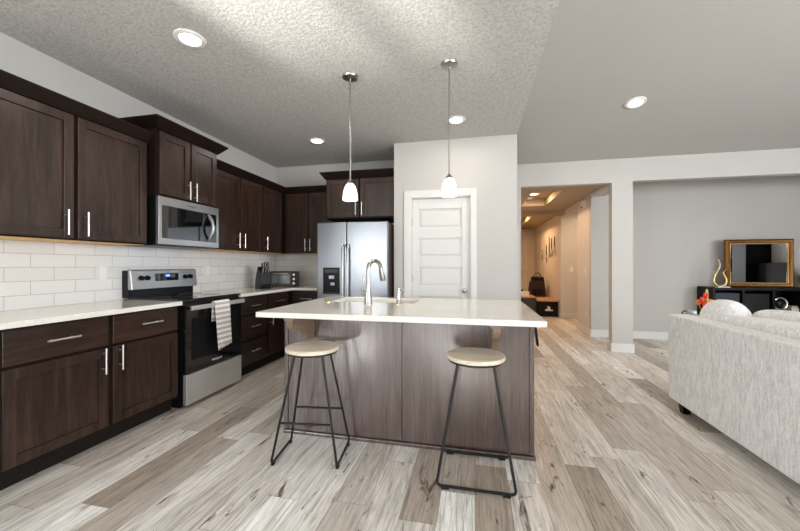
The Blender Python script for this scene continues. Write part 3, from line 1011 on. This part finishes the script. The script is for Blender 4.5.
for a in ((SX0 + .002, SX1 - .002, SY0 + .002, SY1 - .002, zb, zb + .004), (SX0 + .002, SX0 + .006, SY0 + .002, SY1 - .002, zb + .004, .878), (SX1 - .006, SX1 - .002, SY0 + .002, SY1 - .002, zb + .004, .878), (SX0 + .006, SX1 - .006, SY0 + .002, SY0 + .006, zb + .004, .878), (SX0 + .006, SX1 - .006, SY1 - .006, SY1 - .002, zb + .004, .878)):
    d.box(*a)
d.build('basin', M['quartz'], t)
d = MB(); d.lathe([(0, 0), (.045, 0), (.045, .004), (0, .006)], -.82, 2.85, zb + .004)
d.build('drain', M['chrome'], t, smooth=True)
d = MB(); d.lathe([(0, 0), (.02, 0), (.02, .008), (.014, .012), (0, .012)], -1.165, 2.62, .912)
tag(d.build('air_switch', M['brass'], smooth=True), 'small round brass button on the island left of the faucet', 'button')
# dark cord under the counter end
d = MB()
d.tube([(.374, 2.33, .872), (.380, 2.34, .82), (.392, 2.37, .75), (.402, 2.39, .70), (.404, 2.405, .682), (.398, 2.415, .69), (.390, 2.41, .75), (.382, 2.41, .82), (.374, 2.41, .872)], .006, 8)
d.box(.3605, .374, 2.32, 2.42, .845, .875)
tag(d.build('hanging_strap', M['rubber']), 'black strap loop hanging on the right end of the island', 'strap')

# ------------------------------------------------------------------ bar stools
def stool(label, loc, rz, foot, top, U_front, stretch):
    """foot = half extents of the floor frame, top = half extents where the legs meet the seat"""
    t = thing('bar_stool', label, 'stool', loc, rz, 'backless bar stools at the island')
    d = MB(); d.lathe([(0, .671), (.163, .671), (.167, .675), (.168, .690), (.164, .695), (0, .6955)], seg=48)
    d.build('seat', M['seatwood'], t, smooth=True)
    d = MB()
    d.lathe([(0, .658), (.155, .658), (.158, .661), (.158, .6705), (0, .6705)], seg=40)
    d.build('seat_ring', M['blackmetal'], t, smooth=True)
    fx, fy_ = foot; tx, ty = top
    r = .0078
    zf = .016
    rd = .035
    for s in (-1, 1):
        def leg(sx, sy):
            dd = MB()
            dd.tube([(sx * tx, sy * ty, .660), (sx * fx, sy * fy_, zf + .02)], r, 10)
            dd.build('leg', M['blackmetal'], t, smooth=True)
        leg(s, -1); leg(s, 1)
        d = MB()
        if U_front:
            y_ = s * fy_
            d.tube([(-fx, y_, zf + .022), (-fx + .004, y_, zf + .008), (-fx + .02, y_, zf), (fx - .02, y_, zf), (fx - .004, y_, zf + .008), (fx, y_, zf + .022)], r, 10)
            feet = [(-fx + .045, y_), (fx - .045, y_)]
        else:
            x_ = s * fx
            d.tube([(x_, -fy_, zf + .022), (x_, -fy_ + .004, zf + .008), (x_, -fy_ + .014, zf), (x_, fy_ - .014, zf), (x_, fy_ - .004, zf + .008), (x_, fy_, zf + .022)], r, 10)
            feet = [(x_, -fy_ + .02), (x_, fy_ - .02)]
        d.build('floor_bar', M['blackmetal'], t, smooth=True)
        for f_ in feet:
            d = MB()
            if U_front: d.box(f_[0] - .02, f_[0] + .02, f_[1] - .008, f_[1] + .008, 0, .01)
            else: d.box(f_[0] - .009, f_[0] + .009, f_[1] - .014, f_[1] + .014, 0, .01)
            d.build('foot_pad', M['rubber'], t, bevel=.002)
    if stretch:
        zs_ = .25
        f = (.650 - zs_) / (.650 - zf)
        ax, ay = tx + (fx - tx) * f, ty + (fy_ - ty) * f
        for s in (-1, 1):
            d = MB(); d.tube([(-ax, s * ay, zs_), (ax, s * ay, zs_)], r * .9, 10)
            d.build('stretcher', M['blackmetal'], t, smooth=True)
    return t
stool('round pale-wood stool with side runners and cross rails, beneath the faucet', (-1.017, 2.04, 0), math.radians(7), (.20, .150), (.088, .075), False, True)
stool('round pale-wood stool with front and rear floor bars, right of the island seam', (0.003, 2.055, 0), 0, (.205, .178), (.098, .07), True, False)

# ------------------------------------------------------------------ lights
def recessed(label, x, y, z, tilt=0.0, mat='led', power=3, col=(1.0, .92, .82), grp='recessed ceiling lights'):
    t = thing('recessed_light', label, 'light', (x, y, z), 0, grp)
    t.rotation_euler = (tilt, 0, 0)
    d = MB(); d.lathe([(.064, 0), (.098, 0), (.098, -.006), (.088, -.012), (.066, -.010), (.064, -.004)], seg=36)
    # close the ring
    d.build('trim_ring', M['white'], t, smooth=True)
    d = MB(); d.lathe([(0, -.001), (.0655, -.001), (.0655, -.006), (0, -.007)], seg=36)
    d.build('lens', M[mat], t, smooth=True)
    l = light('recessed_lamp', 'AREA', (0, 0, -.014), power, col, size=.13)
    l.parent = t
    return t
recessed('round recessed ceiling light above the left wall cabinets', -1.87, 1.965, CK)
recessed('round recessed ceiling light in front of the fridge', -1.885, 3.90, CK)
recessed('round recessed ceiling light beside the rod of the pendant near the pantry door', -.194, 3.65, CK)
ta = math.atan(.2)
recessed('round recessed light in the sloped living-room ceiling', 1.67, 4.12, vz(4.12) - .001, -ta, power=8)
recessed('small warm recessed light in the hall ceiling tray', 1.09, 6.9, 2.56, mat='ledwarm', power=11, col=(1.0, .68, .42))
recessed('dim warm recessed light in the far hall tray', 1.12, 9.9, 2.56, mat='ledwarm', power=20, col=(1.0, .58, .28))
recessed('unseen warm light added in the side passage off the hall', 2.6, 7.9, 2.42, mat='ledwarm', power=9, col=(1.0, .72, .48))  # added lamp, warms the return wall seen from the hall
d = MB(); d.lathe([(0, 0), (.06, 0), (.06, -.02), (.045, -.032), (0, -.034)], 1.06, 7.25, 2.56)
tag(d.build('smoke_detector', M['white'], smooth=True), 'round white smoke detector on the hall tray ceiling', 'smoke detector')

def pendant(label, x, y):
    t = thing('pendant_light', label, 'pendant light', (x, y, 0), 0, 'pendants over the island')
    d = MB(); d.lathe([(0, CK), (.062, CK), (.064, CK - .006), (.060, CK - .016), (.035, CK - .022), (.012, CK - .026), (0, CK - .026)], seg=32)
    d.build('canopy', M['nickel'], t, smooth=True)
    d = MB(); d.tube([(0, 0, CK - .024), (0, 0, 1.90)], .0062, 10)
    d.build('rod', M['nickel'], t, smooth=True)
    d = MB(); d.lathe([(0, 1.898), (.009, 1.898), (.014, 1.890), (.028, 1.876), (.031, 1.866), (0, 1.865)], seg=24)
    d.build('socket_cap', M['nickel'], t, smooth=True)
    d = MB(); d.lathe([(.026, 1.866), (.038, 1.852), (.049, 1.826), (.056, 1.795), (.060, 1.76), (.061, 1.737), (.058, 1.737), (.056, 1.76), (.052, 1.795), (.045, 1.826), (.034, 1.850), (.022, 1.862), (.026, 1.866)], seg=32)
    d.build('shade', M['frost'], t, smooth=True)
    d = MB(); d.ball((0, 0, 1.80), .024, .024, .032)
    d.build('bulb', M['led'], t, smooth=True)
    l = light('pendant_lamp', 'POINT', (0, 0, 1.73), 2, (1.0, .90, .76), radius=.03)
    l.parent = t
    return t
pendant('frosted bell pendant on a rod above the faucet end of the island', -.982, 2.63)
pendant('frosted bell pendant on a rod in front of the pantry door', -.190, 2.625)

# ------------------------------------------------------------------ hall furnishings
t = thing('storage_bench', 'low black bench with a tan top against the hall wall', 'bench', (0, 0, 0))
d = MB(); d.box(1.46, 1.905, 8.72, 10.15, 0, .355)
d.build('body', M['bagblack'], t)
d = MB(); d.box(1.445, 1.915, 8.70, 10.16, .355, .385)
d.build('top', M['tan'], t, bevel=.006)
# white mark on the end
d = MB()
d.box(1.62, 1.80, 8.716, 8.72, .135, .165)
d.prism([(1.63, .165), (1.70, .215), (1.73, .215), (1.75, .165)], 'y', 8.716, 8.72)
d.prism([(1.70, .19), (1.66, .25), (1.72, .245), (1.745, .20)], 'y', 8.716, 8.72)
d.build('emblem', M['white'], t)
t = thing('low_cabinet', 'low charcoal drawer cabinet beside the hall bench', 'cabinet', (0, 0, 0))
d = MB(); d.box(1.05, 1.435, 8.75, 9.5, 0, .43)
d.build('body', M['slate'], t)
for z0, z1 in ((.04, .20), (.23, .39)):
    d = MB(); d.box(1.06, 1.425, 8.735, 8.75, z0, z1)
    d.build('drawer', M['slate'], t, bevel=.003)
d = MB(); d.box(1.04, 1.44, 8.74, 9.51, .43, .45)
d.build('top', M['tan'], t)
d = MB(); d.box(1.12, 1.30, 8.95, 9.2, .4505, .54); d.box(1.11, 1.31, 8.94, 9.21, .54, .555)
tag(d.build('storage_box', M['white']), 'white box on the low cabinet in the hall', 'box')
d = MB(); d.lathe([(0, 0), (.05, 0), (.055, .06), (.035, .1), (.04, .14), (0, .14)], 1.17, 9.35, .4505)
tag(d.build('dark_pot', M['bagblack'], smooth=True), 'small dark pot behind the white box in the hall', 'pot')

def bag(name, label, x0, x1, y0, y1, z0, z1, mat, handle=True, pocket=None):
    t = thing(name, label, 'bag', ((x0 + x1) / 2, (y0 + y1) / 2, z0))
    hw, hd, hh = (x1 - x0) / 2, (y1 - y0) / 2, z1 - z0
    d = MB()
    vs = d.box(-hw, hw, -hd, hd, 0, hh)
    for v in vs[4:]:
        v.co.x *= .82; v.co.y *= .55
    d.build('body', mat, t, bevel=.04, seg=3)
    if handle:
        d = MB(); d.tube([(-hw * .45, 0, hh * .97), (-hw * .38, 0, hh + .07), (0, 0, hh + .10), (hw * .38, 0, hh + .07), (hw * .45, 0, hh * .97)], .010, 8)
        d.build('handle', mat, t, smooth=True)
    d = MB(); d.box(-hw * .6, hw * .6, -hd * .99, -hd * .75, hh * .12, hh * .5)
    d.build('pocket', pocket or mat, t, bevel=.01)
    return t
bag('handbag', 'wide dark burgundy handbag on the hall bench', 1.38, 1.83, 9.62, 9.86, .386, .80, M['bagred'], True, M['bagblack'])
bag('backpack', 'black backpack standing behind the burgundy handbag', 1.47, 1.86, 9.89, 10.13, .386, .91, M['bagblack'], True, M['slate'])

# teardrop ornaments on the hall wall
lab = ['lone silvered teardrop ornament farthest down the hall wall', 'low silvered teardrop ornament in the middle of the hall cluster', 'slim high silvered teardrop ornament with long dark spike', 'silvered teardrop ornament second from the cluster end', 'silvered teardrop ornament nearest the wall corner']
for i, (y_, zb_, zm_, zt_, w_) in enumerate(((10.75, 1.36, 1.50, 1.68, .085), (10.10, 1.27, 1.42, 1.80, .075), (9.75, 1.40, 1.52, 1.98, .07), (9.45, 1.42, 1.56, 1.92, .075), (9.12, 1.46, 1.60, 1.94, .075))):
    t = thing('wall_ornament', lab[i], 'wall ornament', (HX - .001, y_, 0), 0, 'mirrored teardrops on the hall wall')
    d = MB()
    pr = []
    for k in range(17):
        a = k / 16
        pr.append((w_ * math.sin(PI * a) ** 1.2 * (1 - .35 * a) + .0005, zb_ + (zm_ + .12 - zb_) * a))
    d.lathe(pr, 0, 0, 0, 16, .22, 1.0)
    for v in d.bm.verts: v.co.y *= 1.5
    o = d.build('glass_drop', M['silverglass'], t, smooth=True, loc=(-.022, 0, 0))
    d = MB(); d.tube([(-.014, 0, zm_ + .05), (-.014, 0, zt_ - .05), (-.014, 0, zt_)], [.013, .010, .003], 8)
    d.tube([(-.014, w_ * .8, zb_ + .02), (-.014, w_ * 1.1, zm_), (-.014, w_ * .4, zm_ + .12)], .006, 8)
    d.build('metal_spike', M['bagblack'], t, smooth=True)

R_HW = -PI / 2   # plates on the hall side wall face -X
outlet('white switch keypad high on the narrow hall wall', (HX, 6.83, 1.60), R_HW, 'thermostat', True)
outlet('white light switch under the thermostat on the hall wall', (HX, 6.72, 1.10), R_HW, 'switch', True)
outlet('white outlet low on the narrow hall wall', (HX, 6.66, .37), R_HW)
outlet('white light switch on the recessed wall past the hall corner', (2.16, 8.55, 1.12), 0, 'switch', True)
t = thing('door_chime', 'white door chime box high on the hall wall', 'chime', (HX, 6.76, 2.305), R_HW)
d = MB(); d.box(-.09, .09, -.05, 0, -.065, .065); d.build('cover', M['white'], t, bevel=.008)
d = MB(); d.box(-.07, .07, -.052, -.05, -.055, -.035); d.build('speaker_slot', M['slate'], t)

# ------------------------------------------------------------------ sofa and living room
SXB = 1.62
SYA, SYZ = 1.12, 3.385
t = thing('sofa', 'oatmeal fabric sofa seen from behind at the right', 'sofa', (0, 0, 0))
d = MB(); d.box(SXB, SXB + .16, SYA, SYZ, .085, .797)
d.build('back_frame', M['sofa'], t, bevel=.012, seg=3)
d = MB(); d.box(SXB + .161, SXB + .92, SYA + .2, SYZ - .2, .085, .30)
d.build('seat_base', M['sofa'], t, bevel=.015)
for y0, y1 in ((SYA, SYA + .199), (SYZ - .199, SYZ)):
    d = MB(); d.box(SXB + .161, SXB + .95, y0, y1, .085, .60)
    d.build('arm', M['sofa'], t, bevel=.04, seg=3)
def puff(name, x0, x1, y0, y1, z0, z1, par, e=2.6, mat='sofa', sag=0):
    d = MB()
    n = 20
    rings = []
    def sp(c, p): return math.copysign(abs(c) ** p, c)
    for i in range(n + 1):
        a = -PI / 2 + PI * i / n
        ring = []
        for k in range(2 * n):
            b_ = 2 * PI * k / (2 * n)
            x = sp(math.cos(a), 2 / e) * sp(math.cos(b_), 2 / e); y = sp(math.cos(a), 2 / e) * sp(math.sin(b_), 2 / e); z = sp(math.sin(a), 2 / e)
            ring.append(d.bm.verts.new(((x0 + x1) / 2 + x * (x1 - x0) / 2, (y0 + y1) / 2 + y * (y1 - y0) / 2, (z0 + z1) / 2 + z * (z1 - z0) / 2 + sag * (y ** 2) * max(z, 0))))
        rings.append(ring)
    for A, B in zip(rings, rings[1:]):
        for k in range(2 * n):
            k2 = (k + 1) % (2 * n)
            d.bm.faces.new([A[k], A[k2], B[k2], B[k]])
    bmesh.ops.remove_doubles(d.bm, verts=d.bm.verts, dist=1e-5)
    return d.build(name, M[mat], par, smooth=True)
mid = (SYA + SYZ) / 2
for y0, y1 in ((SYA + .2, mid - .002), (mid + .002, SYZ - .2)):
    puff('seat_cushion', SXB + .30, SXB + .93, y0, y1, .301, .47, t, 5)
b3 = [(SYA + .06, 1.95, .858, 8), (1.96, 3.15, .858, 8), (2.93, SYZ - .005, .945, 2.6)]
for y0, y1, zt_, e_ in b3:
    puff('back_cushion', SXB + .162, SXB + .40, y0, y1, .45, zt_, t, e_, sag=-.03)
tp = puff('throw_pillow', SXB + .405, SXB + .55, 2.3, 3.17, .475, .90, None, 4)
tag(tp, 'long oatmeal throw pillow leaning on the back cushions of the sofa', 'pillow')
for x_ in (SXB + .06, SXB + .86):
    for y_ in (SYA + .08, SYZ - .13):
        d = MB(); vs = d.box(x_ - .035, x_ + .035, y_ - .035, y_ + .035, 0, .085)
        for v in vs[:4]: v.co.x = x_ + (v.co.x - x_) * .7; v.co.y = y_ + (v.co.y - y_) * .7
        d.build('leg', M['darkwood'], t)

t = thing('side_table', 'small dark side table past the far end of the sofa', 'table', (1.99, 3.555, 0))
d = MB(); d.box(-.21, .21, -.155, .155, .585, .61); d.build('top', M['darkwood'], t, bevel=.004)
for sx in (-1, 1):
    for sy in (-1, 1):
        d = MB(); d.box(sx * .19 - .015, sx * .19 + .015, sy * .135 - .015, sy * .135 + .015, 0, .585); d.build('leg', M['darkwood'], t)
t = thing('lidded_jar', 'pale grey lidded jar peeking over the far corner of the sofa', 'jar', (1.855, 3.50, .6105))
d = MB(); d.lathe([(0, 0), (.07, 0), (.07, .03), (.078, .09), (.078, .125), (.066, .155), (.042, .175), (0, .175)], seg=32); d.build('body', M['greyglass'], t, smooth=True)
d = MB(); d.lathe([(0, .1755), (.036, .1755), (.039, .181), (.037, .201), (.033, .206), (0, .206)], seg=28); d.build('lid', M['greyglass'], t, smooth=True)
d = MB(); d.tube([(-.034, 0, .198), (-.055, 0, .20), (-.070, 0, .185), (-.066, 0, .16), (-.068, 0, .15)], .006, 8); d.build('handle', M['slate'], t, smooth=True)
t = thing('flower_vase', 'red and orange tulips rising behind the first sofa cushion', 'flowers', (2.015, 3.61, .6105))
d = MB(); d.lathe([(0, 0), (.035, 0), (.04, .05), (.03, .14), (.034, .17), (.026, .17), (.024, .14), (0, .135)], seg=20); d.build('vase', M['greyglass'], t, smooth=True)
for i, (x_, y_, z_, mt) in enumerate(((-.035, -.03, .295, 'red'), (.005, -.01, .33, 'red'), (.025, -.04, .275, 'orange'), (-.02, -.045, .245, 'red'), (.012, .02, .25, 'red'), (-.035, .02, .265, 'orange'))):
    d = MB(); d.tube([(0, 0, .14), (x_ * .5, y_ * .5, z_ * .75), (x_, y_, z_ - .02)], .003, 6)
    st = d.build('stem', M['leaf'], t)
    d = MB()
    for k in range(3):
        a = 2 * PI * k / 3 + i
        d.ball((x_ + .007 * math.cos(a), y_ + .007 * math.sin(a), z_), .014, .014, .026, 10, 8)
    d.build('bloom', M[mt], st, smooth=True)
d = MB(); d.ball((.012, -.01, .355), .012, .006, .035, 10, 8); d.ball((-.005, -.05, .28), .008, .006, .04, 10, 8)
d.tube([(.0, 0, .14), (.012, -.01, .33)], .003, 6)
d.build('leaf', M['leaf'], t, smooth=True)

# dark console with open cubbies
KX0, KX1, KY0, KY1, KZ = 3.47, 5.35, 6.02, 6.40, .88
t = thing('console_shelf', 'long black cubby console against the niche wall under the gilt mirror', 'shelf', (0, 0, 0))
d = MB()
d.box(KX0, KX1, KY0, KY1, KZ - .035, KZ)
d.box(KX0, KX1, KY1 - .012, KY1, 0, KZ - .035)
nb = 5
for i in range(nb + 1):
    x_ = KX0 + (KX1 - KX0 - .03) * i / nb
    d.box(x_, x_ + .03, KY0, KY1 - .012, 0, KZ - .035)
d.box(KX0 + .03, KX1 - .03, KY0 + .002, KY1 - .012, .42, .45); d.box(KX0 + .03, KX1 - .03, KY0 + .002, KY1 - .012, .03, .06)
d.build('frame', M['darkwood'], t)
cw = (KX1 - KX0 - .03) / nb
for i, mt in ((0, 'bluegrey'), (1, 'bagblack'), (3, 'bluegrey'), (4, 'bagblack')):
    x_ = KX0 + cw * i + .045
    d = MB(); d.box(x_, x_ + cw - .06, KY0 + .03, KY1 - .05, .4505, .80)
    tag(d.build('fabric_bin', M[mt], bevel=.01), {0: 'slate fabric bin in the first cubby of the black console', 1: 'black bin in the second cubby of the black console', 3: 'slate fabric bin in the fourth cubby of the black console', 4: 'black bin in the last cubby of the black console'}[i], 'storage bin', 'bins in the console')
x_ = KX0 + cw * 2
# things in the open cubby
t = thing('ring_ornament', 'round black and steel clock-like ornament in the open console cubby', 'ornament', (x_ + .155, KY0 + .10, .4505))
d = MB(); d.tube([(.085 * math.cos(2 * PI * k / 28), 0, .20 + .085 * math.sin(2 * PI * k / 28)) for k in range(28)], .018, 10, True); d.build('ring', M['chrome'], t, smooth=True)
d = MB(); d.ball((0, 0, .2), .06, .03, .06); d.build('center', M['black'], t, smooth=True)
d = MB(); d.box(-.05, .05, -.04, .04, 0, .105); d.build('stand', M['black'], t)
d = MB(); d.box(x_ + .26, x_ + .345, KY0 + .05, KY0 + .2, .4505, .60)
tag(d.build('white_box', M['paper']), 'small pale box in the open console cubby', 'box')
d = MB(); d.box(x_ + .265, x_ + .34, KY0 + .06, KY0 + .19, .6005, .625)
tag(d.build('book', M['tan']), 'tan book lying on the pale box in the console', 'book')
d = MB(); d.box(x_ + .035, x_ + .05, KY0 + .12, KY0 + .33, .4505, .82); d.box(x_ + .05, x_ + .16, KY0 + .3, KY0 + .33, .4505, .82)
tag(d.build('paper_folder', M['paper']), 'upright grey folder at the left of the open console cubby', 'folder')

# gilt mirror leaning on the console
t = thing('gilt_mirror', 'ornate gold framed mirror standing on the black console', 'mirror', (0, 0, 0))
GX0, GX1, GY, GZ0, GZ1 = 3.745, 4.60, 6.22, KZ + .001, 1.605
fw = .07
d = MB()
bm = d.bm
prof2 = [(0, .035), (0, -.012), (.02, -.028), (.05, -.022), (.06, -.006), (fw, -.002), (fw, .035)]
rings = []
for (cx_, cz_, ix, iz) in ((GX0, GZ0, 1, 1), (GX1, GZ0, -1, 1), (GX1, GZ1, -1, -1), (GX0, GZ1, 1, -1)):
    rings.append([bm.verts.new((cx_ + ix * o_, GY + y_, cz_ + iz * o_)) for o_, y_ in prof2])
for i in range(4):
    A, B = rings[i], rings[(i + 1) % 4]
    for k in range(len(prof2)):
        k2 = (k + 1) % len(prof2)
        bm.faces.new([A[k], A[k2], B[k2], B[k]])
d.build('frame', M['gold'], t, smooth=True)
d = MB()
a0, a1, c0, c1 = GX0 + fw - .006, GX1 - fw + .006, GZ0 + fw - .006, GZ1 - fw + .006
d.tube([(a0, GY - .004, c0), (a1, GY - .004, c0), (a1, GY - .004, c1), (a0, GY - .004, c1)], .010, 8, True)
d.build('inner_bead', M['goldlite'], t)
d = MB(); d.box(GX0 + fw, GX1 - fw, GY + .004, GY + .010, GZ0 + fw, GZ1 - fw)
d.build('glass', M['mirror'], t)
# brass loop sculpture
t = thing('loop_sculpture', 'brass looping sculpture on the console left of the gilt mirror', 'sculpture', (3.615, 6.10, KZ))
d = MB(); d.box(-.055, .10, -.04, .04, 0, .014); d.build('base', M['white'], t, bevel=.003)
def smooth_pts(P, n=6):
    P = [Vector(p) for p in P]; out = []
    for i in range(len(P) - 1):
        p0, p1, p2, p3 = P[max(i - 1, 0)], P[i], P[i + 1], P[min(i + 2, len(P) - 1)]
        for k in range(n):
            u = k / n
            out.append(.5 * ((2 * p1) + (p2 - p0) * u + (2 * p0 - 5 * p1 + 4 * p2 - p3) * u * u + (3 * p1 - p0 - 3 * p2 + p3) * u ** 3))
    return out + [P[-1]]
d = MB()
pa = smooth_pts([(.015, 0, .014), (-.055, 0, .035), (-.09, 0, .10), (-.07, 0, .19), (-.025, 0, .28), (-.012, 0, .35), (-.04, 0, .42)])
d.tube(pa, [.017 - .012 * (k / (len(pa) - 1)) ** 2 for k in range(len(pa))], 12)
pa = smooth_pts([(-.01, 0, .016), (.05, 0, .04), (.072, 0, .10), (.05, 0, .17), (.03, 0, .215), (.055, 0, .255), (.075, 0, .27)])
d.tube(pa, [.017 - .012 * (k / (len(pa) - 1)) ** 2 for k in range(len(pa))], 12)
d.build('loop', M['brass'], t, smooth=True)
t = thing('round_vase', 'mottled rose vase on the console right of the gilt mirror', 'vase', (4.765, 6.18, KZ))
d = MB(); d.lathe([(0, 0), (.05, 0), (.08, .03), (.115, .10), (.115, .16), (.08, .22), (.045, .25), (.05, .28), (.04, .28), (0, .25)], seg=32)
d.build('body', M['copper'], t, smooth=True)

# dark wall unit across the living room (what the mirror shows)
t = thing('wall_unit', 'dark wall unit and screen reflected in the gilt mirror', 'cabinet', (0, 0, 0))
d = MB()
X0, X1 = 6.1, 6.59
for y_ in (1.15, 1.95, 2.55): d.box(X0, X1, y_, y_ + .05, 0, 1.8)
for z_ in (.05, .55, 1.0, 1.4): d.box(X0 + .01, X1, 1.2, 2.55, z_, z_ + .04)
d.box(X0 - .04, X1, 1.1, 2.65, 1.8, 1.86)
d.box(X1 - .02, X1, 1.2, 2.55, .09, 1.8)
d.box(X0, X1, 2.6, 4.2, 0, .62); d.box(X0, X1, 2.6, 2.98, .62, 1.8)
d.build('case', M['darkwood'], t)
d = MB(); d.box(6.3, 6.34, 3.0, 4.1, .68, 1.27); d.box(6.28, 6.40, 3.3, 3.8, .62, .68)
d.build('screen', M['screen'], t)

# put each thing's own origin at its base
bpy.context.view_layer.update()
for o in list(COL.objects):
    if o.type == 'EMPTY' and o.get('category') and o.location.length < 1e-6:
        pts_ = []
        stack = list(o.children)
        while stack:
            c = stack.pop()
            stack += list(c.children)
            if c.type == 'MESH':
                pts_ += [c.matrix_world @ Vector(v) for v in c.bound_box]
        lo = Vector([min(p[i] for p in pts_) for i in range(3)])
        hi = Vector([max(p[i] for p in pts_) for i in range(3)])
        base_ = Vector(((lo.x + hi.x) / 2, (lo.y + hi.y) / 2, lo.z))
        o.location = base_
        for c in o.children:
            c.location = c.location - base_
